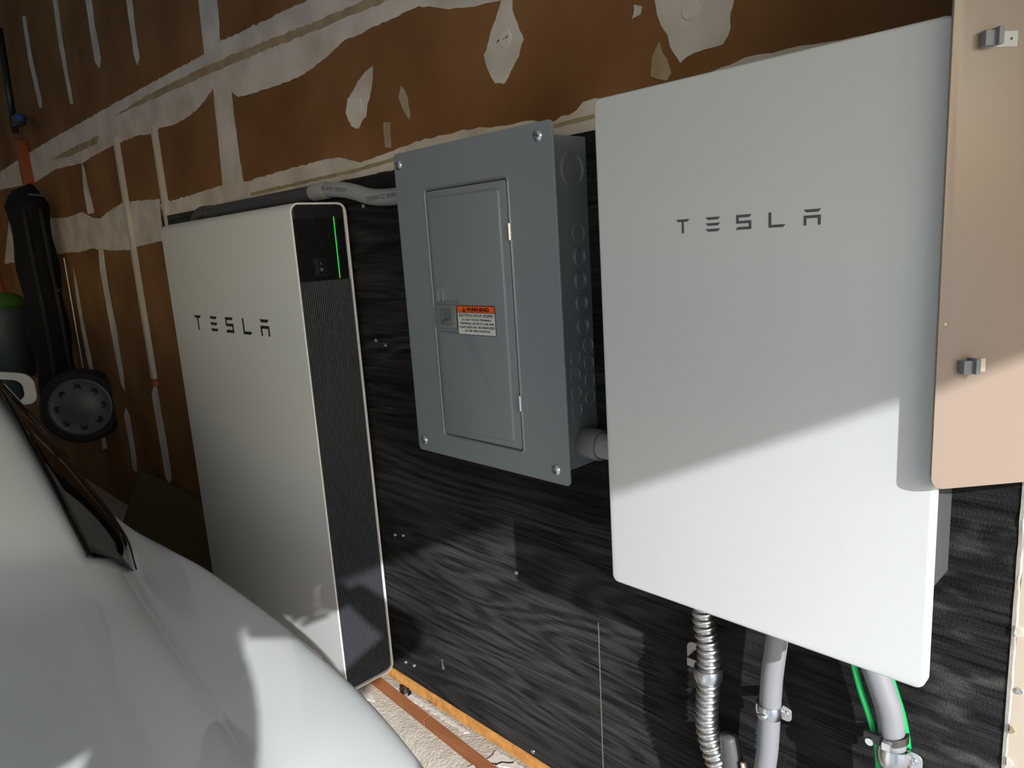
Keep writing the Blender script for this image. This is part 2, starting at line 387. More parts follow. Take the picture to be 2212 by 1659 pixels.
# joint compound on the drywall: every patch is a thin skin standing proud of the paper
POLY = {
'joint_a': [(-4.364,1.060),(-3.671,1.071),(-3.197,1.073),(-2.702,1.070),(-2.230,1.068),(-1.916,1.065),(-1.510,1.060),(-1.413,1.070),(-1.272,1.062),(-1.107,1.057),(-0.931,1.050),None,(-0.312,0.887),(-0.417,0.902),(-0.467,0.913),(-0.540,0.935),(-0.576,0.936),(-0.702,0.935),(-0.799,0.935),(-0.890,0.916),(-0.998,0.902),(-1.112,0.903),(-1.211,0.907),(-1.331,0.915),(-1.375,0.941),(-1.481,0.963),(-1.554,0.940),(-1.664,0.922),(-1.778,0.916),(-1.916,0.925),(-2.004,0.919),(-2.113,0.932),(-2.364,0.936),(-2.627,0.932),(-2.795,0.922),(-3.223,0.947),(-3.640,0.929),(-4.450,0.973)],
'tape': [(-0.709,0.991),(-0.872,0.997),(-1.181,1.014),(-1.554,1.030),(-1.972,1.037),(-2.314,1.028),(-1.938,1.017),(-1.530,1.007),(-1.186,0.994),(-0.876,0.979),(-0.631,0.971)],
'tapeL': [(-2.531,0.992),(-2.815,0.997),(-3.273,0.993),(-2.974,0.970),(-2.575,0.968)],
'joint_b1': [(-1.489,1.266),(-1.369,1.232),(-1.397,1.063),(-1.506,1.054)],
'joint_b2': [(-1.477,0.972),(-1.369,0.951),(-1.365,0.694),(-1.499,0.702)],
'joint_c': [(-2.016,0.695),(-1.788,0.698),(-1.505,0.705),(-1.355,0.699),(-1.165,0.704),(-0.957,0.706),(-0.856,0.702),(-0.802,0.685),(-0.784,0.681),(-0.661,0.691),(-0.582,0.696),(-0.467,0.699),(-0.366,0.692),(-0.263,0.686),(-0.212,0.678),(-0.152,0.694),(-0.128,0.697),(-0.030,0.695),(0.046,0.693),(0.102,0.699),(0.141,0.704),(0.177,0.700),(0.212,0.700),(0.261,0.697)],
'joint_d': [(-4.360,0.799),(-3.175,0.730),(-2.925,0.736),(-2.795,0.703),(-2.685,0.692),(-2.603,0.708),(-2.408,0.728),(-2.213,0.723),(-2.009,0.710),(-2.038,0.573),(-2.289,0.565),(-2.398,0.556),(-2.623,0.562),(-2.869,0.580),(-3.087,0.572),(-3.254,0.578),(-4.090,0.571),(-4.716,0.562)],
's1': [(-3.325,1.612),(-3.265,1.597),(-3.273,1.437),(-3.249,1.248),(-3.265,1.218),(-3.306,1.221),(-3.348,1.434)],
's2': [(-2.824,1.581),(-2.764,1.564),(-2.787,1.402),(-2.790,1.194),(-2.796,1.152),(-2.834,1.159),(-2.851,1.382)],
's3': [(-2.436,1.476),(-2.367,1.457),(-2.376,1.337),(-2.373,1.236),(-2.402,1.206),(-2.442,1.235),(-2.444,1.338)],
's4': [(-2.037,1.368),(-1.980,1.353),(-1.997,1.247),(-1.996,1.155),(-2.024,1.136),(-2.042,1.172),(-2.039,1.271)],
's5': [(-2.813,0.924),(-2.793,0.903),(-2.783,0.833),(-2.763,0.757),(-2.759,0.720),(-2.851,0.721),(-2.851,0.821)],
's7': [(-2.785,0.574),(-2.723,0.572),(-2.732,0.455),(-2.724,0.262),(-2.730,0.064),(-2.753,-0.029),(-2.789,-0.002),(-2.801,0.119),(-2.809,0.338),(-2.812,0.494)],
's8': [(-3.221,0.507),(-3.205,0.460),(-3.204,0.267),(-3.189,0.093),(-3.187,-0.028),(-3.235,-0.033),(-3.263,0.111),(-3.259,0.353)],
's9': [(-2.779,-0.104),(-2.748,-0.142),(-2.747,-0.224),(-2.751,-0.319),(-2.777,-0.398),(-2.826,-0.396),(-2.818,-0.256),(-2.823,-0.141)],
's10': [(-2.363,0.041),(-2.335,0.026),(-2.334,-0.089),(-2.330,-0.220),(-2.333,-0.335),(-2.374,-0.397),(-2.405,-0.349),(-2.407,-0.232),(-2.410,-0.099),(-2.410,-0.004)],
's11': [(-3.249,-0.263),(-3.189,-0.262),(-3.181,-0.353),(-3.265,-0.371)],
'n1': [(-0.707,0.864),(-0.708,0.849),(-0.722,0.815),(-0.749,0.774),(-0.780,0.752),(-0.806,0.762),(-0.823,0.790),(-0.810,0.817),(-0.773,0.839),(-0.733,0.859)],
'n2': [(-0.302,0.927),(-0.294,0.897),(-0.293,0.868),(-0.285,0.841),(-0.273,0.817),(-0.293,0.788),(-0.314,0.767),(-0.326,0.754),(-0.347,0.762),(-0.365,0.789),(-0.368,0.812),(-0.353,0.842),(-0.330,0.870),(-0.312,0.902)],
'n3': [(-0.022,0.823),(-0.008,0.783),(0.007,0.758),(0.010,0.743),(0.025,0.717),(0.047,0.723),(0.089,0.728),(0.099,0.737),(0.109,0.788),(0.076,0.819),(0.013,0.837)],
'n3b': [(-0.050,0.813),(-0.036,0.806),(-0.039,0.797),(-0.053,0.794)],
'sm1': [(-0.614,0.809),(-0.599,0.784),(-0.593,0.753),(-0.598,0.743),(-0.615,0.761),(-0.626,0.789)],
'sm2': [(-0.686,0.751),(-0.660,0.746),(-0.668,0.698),(-0.688,0.701)],
'sm3': [(-0.021,0.737),(-0.008,0.753),(0.002,0.726),(0.011,0.706),(0.002,0.699),(-0.025,0.710)],
}
YD = 0.012
for k, v in POLY.items():
    pts = []
    for q in v:
        if q is None: pts += [(-0.4, 1.035), (0.3, 1.04), (1.2, 1.03), (1.9, 1.03), (1.9, 0.90), (1.2, 0.89), (0.3, 0.90)]
        else: pts.append(q)
    if k == 'joint_c': pts += [(0.47, 0.69), (0.47, 0.6515), (-1.984, 0.6515)]
    th, m, amp = 0.0010, 'compound', 0.004
    if k.startswith('tape'): th, m = 0.0016, 'tape'
    elif k.startswith('joint_b'): th, amp = 0.0014, 0.003
    elif k.startswith('sm'): m = 'compound_thin'
    flat_patch('joint_compound' if not k.startswith('tape') else 'joint_tape', pts, YD, th, m, wall, amp, 0.008 if k[0] == 'n' else 0.014, seed=len(k) + sum(map(ord, k)) * 0.37)
# scraped rib and bare stripe just over the plywood
flat_patch('joint_tape', [(-1.33, 0.668), (-0.80, 0.672), (-0.62, 0.678), (-0.62, 0.672), (-0.80, 0.664), (-1.33, 0.660)], YD, 0.0016, 'tape', wall, 0.002, 0.02, 5.5)
flat_patch('joint_tape', [(-0.25, 0.672), (-0.12, 0.676), (0.02, 0.676), (0.02, 0.671), (-0.12, 0.669), (-0.25, 0.666)], YD, 0.0016, 'tape', wall, 0.002, 0.02, 6.5)
for x, z, rx, rz in ((-0.772, 0.797, 0.017, 0.017), (-0.314, 0.828, 0.0145, 0.016), (0.0425, 0.7815, 0.0145, 0.014)):
    bm = bm_new(); R0 = []; R1 = []; n = 28
    for i in range(n):
        a = 2 * math.pi * i / n; R0.append(bm.verts.new((x + rx * math.cos(a), YD - 0.001, z + rz * math.sin(a)))); R1.append(bm.verts.new((x + rx * 0.86 * math.cos(a), YD - 0.0032, z + rz * 0.86 * math.sin(a))))
    for i in range(n): bm.faces.new((R0[i], R0[(i + 1) % n], R1[(i + 1) % n], R1[i]))
    bm.faces.new(R1); done('filled_nail_spot', bm, 'spot', wall, auto=30)
# hairline marks beside a filled spot
bm = bm_new(); tube(bm, catmull([(-0.335, 0.0105, 0.826), (-0.328, 0.0105, 0.8285), (-0.322, 0.0105, 0.827), (-0.316, 0.0085, 0.8265)], 4), 0.0008, 5)
tube(bm, [(-0.312, 0.0085, 0.827), (-0.306, 0.0085, 0.829)], 0.0008, 5); done('pencil_mark', bm, 'label_black', wall)
# two narrow vertical battens standing off the drywall
for x, z0, z1, wd in ((-1.955, 0.43, 0.935, 0.021), (-2.340, 0.065, 0.955, 0.025)):
    bm = bm_new(); box(bm, x, x + wd, -0.004, 0.012, z0, z1, 0.0015); done('drywall_batten', bm, 'batten', wall)
bm = bm_new(); box(bm, -2.340, -2.315, -0.003, 0.012, 0.035, 0.065, 0.001); done('batten_end', bm, 'redwood', wall)

# ------------------------------------------------------------------ black plywood backer
ply = empty('plywood_backer', (-0.765, 0.0, -0.574), 'black painted plywood sheet on the wall behind the electrical boxes', 'plywood')
def in_world(o):
    """keep a part's vertices in world space below a moved empty."""
    o.matrix_parent_inverse = Matrix.Translation(o.parent.location).inverted(); return o
bm = bm_new(); box(bm, -1.984, 0.4535, 0.0, 0.0118, -0.562, 0.650, 0.0006, 1)
in_world(done('sheet', bm, 'black_plywood', ply))
# bare unpainted bottom edge, splintered
bm = bm_new(); n = 160; top = []; bot = []; tb = []; bb = []
for i in range(n + 1):
    x = -1.984 + (0.4535 + 1.984) * i / n
    top.append(bm.verts.new((x, -0.0006, -0.566 + noise.noise((x * 40, 1, 0)) * 0.0022))); bot.append(bm.verts.new((x, -0.0075 + noise.noise((x * 25, 7, 0)) * 0.003, -0.584 + noise.noise((x * 60, 4, 0)) * 0.002)))
    tb.append(bm.verts.new((x, 0.0118, -0.562))); bb.append(bm.verts.new((x, 0.0118, -0.590)))
for i in range(n):
    bm.faces.new((top[i], top[i + 1], bot[i + 1], bot[i])); bm.faces.new((tb[i], tb[i + 1], top[i + 1], top[i])); bm.faces.new((bot[i], bot[i + 1], bb[i + 1], bb[i]))
in_world(done('unpainted_edge', bm, 'raw_wood', ply))
# snapped chalk lines scratched down the sheet
for x0, z0, x1, z1, wd in ((-0.158, -0.19, -0.163, -0.562, 0.00105), (-0.735, 0.60, -0.782, -0.53, 0.0005), (-0.66, -0.23, -0.665, -0.02, 0.0004)):
    bm = bm_new(); v = [bm.verts.new(q) for q in ((x0 - wd, -0.0002, z0), (x0 + wd, -0.0002, z0), (x1 + wd, -0.0002, z1), (x1 - wd, -0.0002, z1))]
    b2 = [bm.verts.new((q.co.x, 0.001, q.co.z)) for q in v]; bm.faces.new(v)
    for i in range(4): bm.faces.new((v[i], v[(i + 1) % 4], b2[(i + 1) % 4], b2[i]))
    in_world(done('chalk_line', bm, 'chalk' if wd > 0.001 else 'chalk_faint', ply))
# white dust smears
for k, pts in enumerate(([(-0.640, -0.455), (-0.632, -0.450), (-0.630, -0.475), (-0.637, -0.478)],)):
    in_world(flat_patch('dust_smear', pts, 0.0, 0.0002, 'dust', ply, 0.003, 0.003, k * 3.1))
# plywood screws, each its own thing
def screw_mesh(r=0.0052):
    bm = bm_new(); lathe(bm, (0, 0, 0), (0, -1, 0), [(r, -0.001), (r, 0.0004), (r * 0.9, 0.0014), (r * 0.55, 0.0020), (r * 0.5, 0.0010), (0, 0.0008)], 16)
    box(bm, -r * 0.45, r * 0.45, -0.0014, -0.0006, -0.0005, 0.0005); box(bm, -0.0005, 0.0005, -0.0014, -0.0006, -r * 0.45, r * 0.45)
    me = bpy.data.meshes.new('screw'); bmesh.ops.recalc_face_normals(bm, faces=bm.faces); bm.to_mesh(me); bm.free(); me.materials.append(MATS['zinc'])
    for p in me.polygons: p.use_smooth = True
    me.set_sharp_from_angle(angle=math.radians(35)); return me
SM = screw_mesh()
for (x, z, lab, mm) in ((-0.777, 0.291, 'black-painted plywood screw, left of the pair between white battery and grey panel', None), (-0.741, 0.282, 'bright zinc screw, right of the pair between white battery and grey panel', None),
                    (-0.779, -0.180, 'black-painted screw beside the battery side at the edge of the sunlit plywood', None), (-0.745, -0.173, 'bright zinc screw at the tip of the sunlit plywood beside the battery', None),
                    (-0.787, -0.520, 'left screw of the low pair near the battery bottom corner', None), (-0.752, -0.515, 'right screw of the low pair near the battery bottom corner', None),
                    (-0.363, -0.154, 'copper-rimmed screw in the plywood below the grey breaker panel', None), (-0.349, -0.549, 'pale screw at the plywood bottom edge above the concrete ledge', None), (-0.774, 0.588, 'dark screw under the grey conduit at the top of the plywood', None)):
    o = bpy.data.objects.new('plywood_screw', SM); COL.objects.link(o); o.location = (x, 0.0, z); tag(o, lab, 'screw', 'screws in the black plywood')
    o.rotation_euler = (0, random.random() * 3, 0)

# wood strip, anchor bolt on the ledge
for x0, x1, lab in ((-1.30, -0.648, 'reddish wood strip on the concrete ledge, length nearest the battery'), (-0.6455, 0.9, 'reddish wood strip on the concrete ledge, length running out of frame')):
    bm = bm_new(); box(bm, x0, x1, -0.071, -0.051, -0.6025, -0.584, 0.0012)
    for v in bm.verts: v.co.y += 0.028 * (-0.43 - v.co.x) / 0.43 * 0.9
    tag(done('wood_strip', bm, 'redwood'), lab, 'wood strip')
ab = empty('anchor_bolt', (-0.785, -0.012, -0.603), 'rusty dark anchor bolt and nut standing on the concrete ledge', 'bolt')
bm = bm_new(); cyl(bm, (0, 0, -0.002), (0, 0, 0.004), 0.015, seg=24); done('washer', bm, 'steel_dark', ab)
bm = bm_new(); cyl(bm, (0, 0, 0.004), (0, 0, 0.014), 0.0105, seg=6); done('nut', bm, 'steel_dark', ab)
bm = bm_new(); cyl(bm, (0, 0, 0.004), (0, 0, 0.019), 0.006, seg=16); done('stud', bm, 'steel_dark', ab)

# ------------------------------------------------------------------ lettering marks
def glyphs():
    """five flat wide letters, unit height, as lists of polygons (x, z)."""
    t = 0.185
    wing = lambda x0, x1, z: [(x0, z), (x1, z), (x1 - 0.16, z - t), (x0 + 0.16, z - t)]
    T = [wing(0, 1.0, 1.0), [(0.42, 0.83), (0.58, 0.83), (0.58, 0), (0.42, 0)]]
    E = [wing(0, 1.0, 1.0), wing(0, 1.0, 0.59), wing(0, 1.0, t)]
    S = [[(0.03, 1.0), (1.02, 1.0), (0.88, 1 - t), (0.03, 1 - t)], [(0.03, 1 - t), (0.19, 1 - t), (0.19, 0.59), (0.03, 0.59)], [(0.03, 0.59), (1.0, 0.59), (1.0, 0.41), (0.03, 0.41)], [(0.84, 0.41), (1.0, 0.41), (1.0, t), (0.84, t)], [(-0.02, 0), (0.12, t), (1.0, t), (1.0, 0)]]
    Lt = [[(0.0, 1.0), (0.17, 1.0), (0.17, t), (0.0, t)], [(0, t), (1.02, t), (0.88, 0), (0.0, 0)]]
    A = [wing(0, 1.0, 1.0), [(0.02, 0.62), (0.98, 0.62), (0.98, 0.44), (0.02, 0.44)], [(0.02, 0.44), (0.18, 0.44), (0.18, 0), (0.02, 0)], [(0.82, 0.44), (0.98, 0.44), (0.98, 0), (0.82, 0)]]
    return [T, E, S, Lt, A]
def wordmark(parent, xs, wd, z0, h, y, m):
    for x, g, nm in zip(xs, glyphs(), ('letter_t', 'letter_e', 'letter_s', 'letter_l', 'letter_a')):
        bm = bm_new()
        for poly in g:
            P = [(x + a * wd, z0 + b * h) for a, b in poly]
            f = bm.faces.new([bm.verts.new((a, y, b)) for a, b in P]); bk = [bm.verts.new((a, y + 0.0006, b)) for a, b in P]; fv = list(f.verts); n = len(P)
            for i in range(n): bm.faces.new((fv[i], fv[(i + 1) % n], bk[(i + 1) % n], bk[i]))
            bmesh.ops.triangulate(bm, faces=[f])
        in_world(done(nm, bm, m, parent))

# ------------------------------------------------------------------ wall battery (tall white unit with black finned side)
PX0, PX1, PZ0, PZ1, PYF, PYB = -1.576, -0.815, -0.5428, 0.6003, -0.1542, -0.018
bat = empty('wall_battery', (-1.195, -0.018, PZ0), 'tall white wall battery with black finned side and green light strip, beside the white car', 'battery')
bm = bm_new(); prof = rrect(PYF, PYB, PZ0, PZ1, 0.021, 8); n = len(prof); cy = (PYF + PYB) / 2; cz = (PZ0 + PZ1) / 2
inner = rrect(PYF + 0.0042, PYB - 0.0042, PZ0 + 0.0042, PZ1 - 0.0042, 0.0172, 8)
def ring(x, P): return [bm.verts.new((x, a, b)) for a, b in P]
soft = rrect(PYF + 0.004, PYB - 0.004, PZ0 + 0.004, PZ1 - 0.004, 0.018, 8)
R = [ring(PX0, soft), ring(PX0 + 0.0015, rrect(PYF + 0.0012, PYB - 0.0012, PZ0 + 0.0012, PZ1 - 0.0012, 0.02, 8)), ring(PX0 + 0.005, prof), ring(PX1 - 0.001, prof), ring(PX1, rrect(PYF + 0.001, PYB - 0.001, PZ0 + 0.001, PZ1 - 0.001, 0.0202, 8)), ring(PX1, rrect(PYF + 0.0034, PYB - 0.0034, PZ0 + 0.0034, PZ1 - 0.0034, 0.0178, 8)), ring(PX1 - 0.001, inner), ring(PX1 - 0.012, inner)]
for A, B in zip(R, R[1:]):
    for i in range(n): bm.faces.new((A[i], A[(i + 1) % n], B[(i + 1) % n], B[i]))
bm.faces.new(R[0])
for f in bm.faces:
    if all(v.co.x > PX1 - 0.0012 for v in f.verts): f.material_index = 1
in_world(done('shell', bm, ['white_shell', 'rim_white'], bat, auto=40))
bm = bm_new(); prism_pts = rrect(PYF + 0.0042, PYB - 0.0042, PZ0 + 0.0042, PZ1 - 0.0042, 0.0172, 8)
f1 = [bm.verts.new((PX1 - 0.0085, a, b)) for a, b in prism_pts]; f0 = [bm.verts.new((PX1 - 0.014, a, b)) for a, b in prism_pts]
bm.faces.new(f1); bm.faces.new(list(reversed(f0)))
for i in range(n): bm.faces.new((f0[i], f0[(i + 1) % n], f1[(i + 1) % n], f1[i]))
in_world(done('side_panel', bm, 'panel_black', bat))
# cooling fins: narrow ribs that curl in at the bottom
bm = bm_new(); y0, y1 = PYF + 0.0085, PYB - 0.007; NF = 27
for i in range(NF):
    y = y0 + (y1 - y0) * i / (NF - 1); wd = 0.00135
    path = [(PX1 - 0.0022, 0.4335), (PX1 - 0.0022, PZ0 + 0.05), (PX1 - 0.0024, PZ0 + 0.028), (PX1 - 0.0035, PZ0 + 0.014), (PX1 - 0.0078, PZ0 + 0.0075)]
    sh = 0.0
    L_ = []
    for j, (x, z) in enumerate(path):
        k = max(0, (PZ0 + 0.05 - z) / 0.05); yy = y - k * k * 0.004
        L_.append([bm.verts.new((PX1 - 0.0095, yy - wd, z)), bm.verts.new((x - 0.0008, yy - wd, z)), bm.verts.new((x, yy - wd * 0.4, z)), bm.verts.new((x, yy + wd * 0.4, z)), bm.verts.new((x - 0.0008, yy + wd, z)), bm.verts.new((PX1 - 0.0095, yy + wd, z))])
    for A, B in zip(L_, L_[1:]):
        for q in range(5): bm.faces.new((A[q], A[q + 1], B[q + 1], B[q]))
    bm.faces.new(L_[0])
tag(in_world(done('cooling_fins', bm, 'fin_black', bat)), 'narrow black vertical cooling ribs', kind='stuff')
bm = bm_new()
box(bm, PX1 - 0.0095, PX1 - 0.003, PYF + 0.0075, PYB - 0.0075, 0.566, 0.594, 0.0015); in_world(done('top_band', bm, 'grille_black', bat))
bm = bm_new(); NG = 34
for i in range(NG):
    y = PYF + 0.010 + (PYB - PYF - 0.02) * i / (NG - 1)
    if -0.109 < y < -0.080:
        box(bm, PX1 - 0.0095, PX1 - 0.0034, y - 0.0009, y + 0.0009, 0.4365, 0.4425); box(bm, PX1 - 0.0095, PX1 - 0.0034, y - 0.0009, y + 0.0009, 0.4845, 0.566)
    else: box(bm, PX1 - 0.0095, PX1 - 0.0034, y - 0.0009, y + 0.0009, 0.4365, 0.566)
tag(in_world(done('vent_grille', bm, 'grille_black', bat)), 'fine black slotted vent grille', kind='stuff')
bm = bm_new(); box(bm, PX1 - 0.0095, PX1 - 0.0016, -0.0515, -0.0500, 0.4365, 0.570); in_world(done('light_strip', bm, 'led', bat))
sw = None
bm = bm_new(); box(bm, PX1 - 0.0095, PX1 - 0.0022, -0.1070, -0.0825, 0.4435, 0.4835, 0.0012); sw = in_world(done('rocker_switch', bm, 'grille_black', bat))
bm = bm_new(); box(bm, PX1 - 0.0025, PX1 - 0.0008, -0.1015, -0.0880, 0.4490, 0.4780, 0.0006)
rk = done('rocker', bm, 'panel_black', sw); rk.matrix_parent_inverse = Matrix.Identity(4)
for z, s in ((0.4705, 'I'), (0.4575, 'O')):
    t = text_mesh('mark', s, 0.0085, (PX1 - 0.0006, -0.0948, z), 'print_white', sw, rot=(math.pi / 2, 0, math.pi / 2)); t.matrix_parent_inverse = Matrix.Identity(4)
wordmark(bat, [-1.417, -1.3135, -1.217, -1.117, -1.022], 0.046, 0.311, 0.0395, PYF - 0.0004, 'logo_dark')
for z0, z1 in ((0.38, 0.52), (-0.40, -0.28)):
    bm = bm_new(); box(bm, PX0 + 0.10, PX1 - 0.10, PYB, -0.0006, z0, z1); in_world(done('mounting_bracket', bm, 'zinc_dull', bat))

# ------------------------------------------------------------------ grey breaker panel
BX0, BX1, BZ0, BZ1, BY = -0.5161, -0.1226, 0.1009, 0.6605, -0.0954
XS = BX1 - 0.0177
pan = empty('breaker_panel', ((BX0 + BX1) / 2, 0, BZ0), 'grey steel breaker panel with closed door and orange warning sticker', 'electrical panel')
bm = bm_new(); box(bm, BX0 + 0.0177, XS, BY + 0.002, 0.0, BZ0 + 0.0177, BZ1 - 0.0177, 0.002)
in_world(done('enclosure', bm, 'box_grey', pan))
bm = bm_new(); P = rrect(BX0, BX1, BZ0, BZ1, 0.008, 5); prism_y(bm, P, BY - 0.0012, BY + 0.0022, 0.0012, 3)
# folded lip round the cover
in_world(done('cover', bm, 'panel_grey', pan, auto=40))
# shallow groove frame where the door sits in the cover
def frame_ring(bm, o, i, y0, y1):
    """raised ring between outline o and outline i, crest at y0, feet at y1."""
    n = len(o); mid = [((a[0] + b[0]) / 2, (a[1] + b[1]) / 2) for a, b in zip(o, i)]
    A = [bm.verts.new((p[0], y1, p[1])) for p in o]; M = [bm.verts.new((p[0], y0, p[1])) for p in mid]; B = [bm.verts.new((p[0], y1, p[1])) for p in i]
    for k in range(n):
        j = (k + 1) % n; bm.faces.new((A[k], A[j], M[j], M[k])); bm.faces.new((M[k], M[j], B[j], B[k]))
DX0, DX1, DZ0, DZ1 = -0.4285, -0.2225, 0.1445, 0.5875
yc = BY - 0.0012
bm = bm_new(); frame_ring(bm, rrect(DX0 - 0.004, DX1 + 0.004, DZ0 - 0.004, DZ1 + 0.004, 0.008, 5), rrect(DX0, DX1, DZ0, DZ1, 0.005, 5), yc - 0.0028, yc + 0.0004)
in_world(done('door_frame', bm, 'panel_grey', pan, auto=50))
bm = bm_new(); prism_y(bm, rrect(DX0 - 0.0008, DX1 + 0.0008, DZ0 - 0.0008, DZ1 + 0.0008, 0.005, 5), yc - 0.0003, yc + 0.001); in_world(done('door_gap', bm, 'gap_dark', pan))
bm = bm_new(); prism_y(bm, rrect(DX0 + 0.0018, DX1 - 0.0018, DZ0 + 0.0018, DZ1 - 0.0018, 0.004, 5), yc - 0.0014, yc + 0.001, 0.0008, 2)
door = in_world(done('door', bm, 'panel_grey', pan, auto=40))
def raised(name, P, h, slope, m, parent):
    bm = bm_new(); n = len(P)
    cxm = sum(p[0] for p in P) / n; czm = sum(p[1] for p in P) / n
    prism_y(bm, P, yc - 0.0014 - h, yc - 0.0012, slope, 3)
    o = done(name, bm, m, parent, auto=40); o.matrix_parent_inverse = Matrix.Translation(pan.location).inverted() if parent is pan else Matrix.Identity(4); return o
# raised field of the door: notched round the latch
ix0, ix1, iz0, iz1 = -0.4195, -0.2385, 0.157, 0.5745; r = 0.006
def arc(cx, cz, r, a0, a1, n=5): return [(cx + r * math.cos(math.radians(a0 + (a1 - a0) * k / n)), cz + r * math.sin(math.radians(a0 + (a1 - a0) * k / n))) for k in range(n + 1)]
F = arc(ix1 - r, iz1 - r, r, 0, 90) + arc(ix0 + r, iz1 - r, r, 90, 180) + arc(ix0 + r, 0.394 + r, r, 180, 270) + [(-0.366, 0.394)] + arc(-0.362, 0.390, 0.004, 90, 0, 3) + arc(-0.362, 0.343, 0.004, 0, -90, 3) + [(-0.366, 0.339)] + arc(ix0 + r, 0.339 - r, r, 90, 180) + arc(ix0 + r, iz0 + r, r, 180, 270) + arc(ix1 - r, iz0 + r, r, 270, 360)
raised('raised_field', F, 0.0046, 0.0036, 'panel_grey', door)
bm = bm_new(); o8 = [(-0.4025 + 0.0078 * sx, 0.404 + 0.0138 * sz) for sx, sz in ((1, 0.55), (0.4, 1), (-0.4, 1), (-1, 0.55), (-1, -0.55), (-0.4, -1), (0.4, -1), (1, -0.55))]
i8 = [(-0.4025 + 0.0066 * sx, 0.404 + 0.0125 * sz) for sx, sz in ((1, 0.55), (0.4, 1), (-0.4, 1), (-1, 0.55), (-1, -0.55), (-0.4, -1), (0.4, -1), (1, -0.55))]
yr = yc - 0.0060
frame_ring(bm, o8, i8, yr - 0.0012, yr + 0.0002); o = done('lock_knockout', bm, 'panel_grey', door); o.matrix_parent_inverse = Matrix.Identity(4)
# latch
bm = bm_new(); prism_y(bm, rrect(-0.4235, -0.3655, 0.3455, 0.3875, 0.003, 3), yc - 0.0062, yc - 0.0008, 0.002, 2)
lt = done('latch', bm, 'latch_grey', pan, auto=40); in_world(lt)
bm = bm_new(); box(bm, -0.403, -0.377, yc - 0.0068, yc - 0.0060, 0.352, 0.381, 0.0003, 1); box(bm, -0.398, -0.379, yc - 0.0120, yc - 0.0060, 0.3535, 0.3610, 0.001); box(bm, -0.4025, -0.3975, yc - 0.0095, yc - 0.0060, 0.353, 0.380, 0.0008)
o = done('latch_slide', bm, 'latch_dark', lt, auto=40); o.matrix_parent_inverse = Matrix.Identity(4)
bm = bm_new(); lathe(bm, (-0.3705, yc - 0.0060, 0.3665), (0, -1, 0), [(0.0014, 0), (0.0012, 0.0006), (0, 0.0008)], 10); o = done('latch_rivet', bm, 'zinc', lt); o.matrix_parent_inverse = Matrix.Identity(4)
# warning sticker
yl = yc - 0.0062
st = None
bm = bm_new(); prism_y(bm, rrect(-0.3605, -0.2635, 0.3365, 0.3875, 0.0015, 2), yl - 0.00025, yl + 0.0002); st = done('warning_sticker', bm, 'label_black', pan); in_world(st); tag(st, 'orange and white electrical shock warning sticker')
def sub(o): o.matrix_parent_inverse = Matrix.Identity(4); return o
bm = bm_new(); box(bm, -0.3592, -0.2648, yl - 0.0005, yl, 0.3755, 0.3863); sub(done('orange_band', bm, 'label_orange', st))
bm = bm_new(); box(bm, -0.3592, -0.2648, yl - 0.0005, yl, 0.3376, 0.3746); sub(done('white_field', bm, 'label_white', st))
yt = yl - 0.00065
bm = bm_new(); v = [bm.verts.new(q) for q in ((-0.3465, yt, 0.3766), (-0.3375, yt, 0.3766), (-0.342, yt, 0.3852))]; bm.faces.new(v); sub(done('hazard_triangle', bm, 'label_black', st))
sub(text_mesh('hazard_mark', '!', 0.0062, (-0.342, yt - 0.0001, 0.3795), 'label_orange', st))
def fit_text(s, h, x0, x1, z, bold=True):
    o = text_mesh('print', s, h * 1.38, (0, 0, 0), 'label_black', st)
    wv = max(v.co.x for v in o.data.vertices) - min(v.co.x for v in o.data.vertices); mn = min(v.co.x for v in o.data.vertices)
    mz = (max(v.co.y for v in o.data.vertices) + min(v.co.y for v in o.data.vertices)) / 2
    k = (x1 - x0) / wv; o.scale = (k, 1, 1); o.location = (x0 - mn * k, yt, z - mz)
    # heavier strokes: a second copy of the outline pushed sideways
    bmx = bmesh.new(); base = o.data.copy()
    for dx, dz in ((0, 0), (0.13, 0), (0.065, 0.05), (0.065, -0.05)):
        n0 = len(bmx.verts); bmx.from_mesh(base); bmx.verts.ensure_lookup_table()
        for v in bmx.verts[n0:]: v.co.x += h * dx / k; v.co.y += h * dz
    bmx.to_mesh(o.data); bmx.free(); return sub(o)
fit_text('WARNING', 0.0066, -0.3350, -0.2790, 0.3808)
fit_text('ELECTRICAL SHOCK HAZARD', 0.0040, -0.3560, -0.2685, 0.3710)
bm = bm_new(); box(bm, -0.3565, -0.2680, yt, yt + 0.0003, 0.3676, 0.3681); sub(done('underline', bm, 'label_black', st))
fit_text('DO NOT TOUCH TERMINALS', 0.0036, -0.3485, -0.2735, 0.3630)
fit_text('TERMINALS ON BOTH LINE AND', 0.0036, -0.3545, -0.2680, 0.3567)
fit_text('LOAD SIDES MAY BE ENERGIZED', 0.0036, -0.3560, -0.2665, 0.3503)
fit_text('IN THE OPEN POSITION', 0.0036, -0.3420, -0.2790, 0.3439)
# hinges
for z in (0.5055, 0.2270):
    bm = bm_new(); cyl(bm, (DX1 + 0.001, yc - 0.0028, z - 0.013), (DX1 + 0.001, yc - 0.0028, z + 0.013), 0.0032, seg=14); box(bm, DX1 + 0.001, DX1 + 0.005, yc - 0.0034, yc - 0.001, z - 0.012, z + 0.012)
    in_world(done('hinge', bm, 'zinc', pan, auto=40))
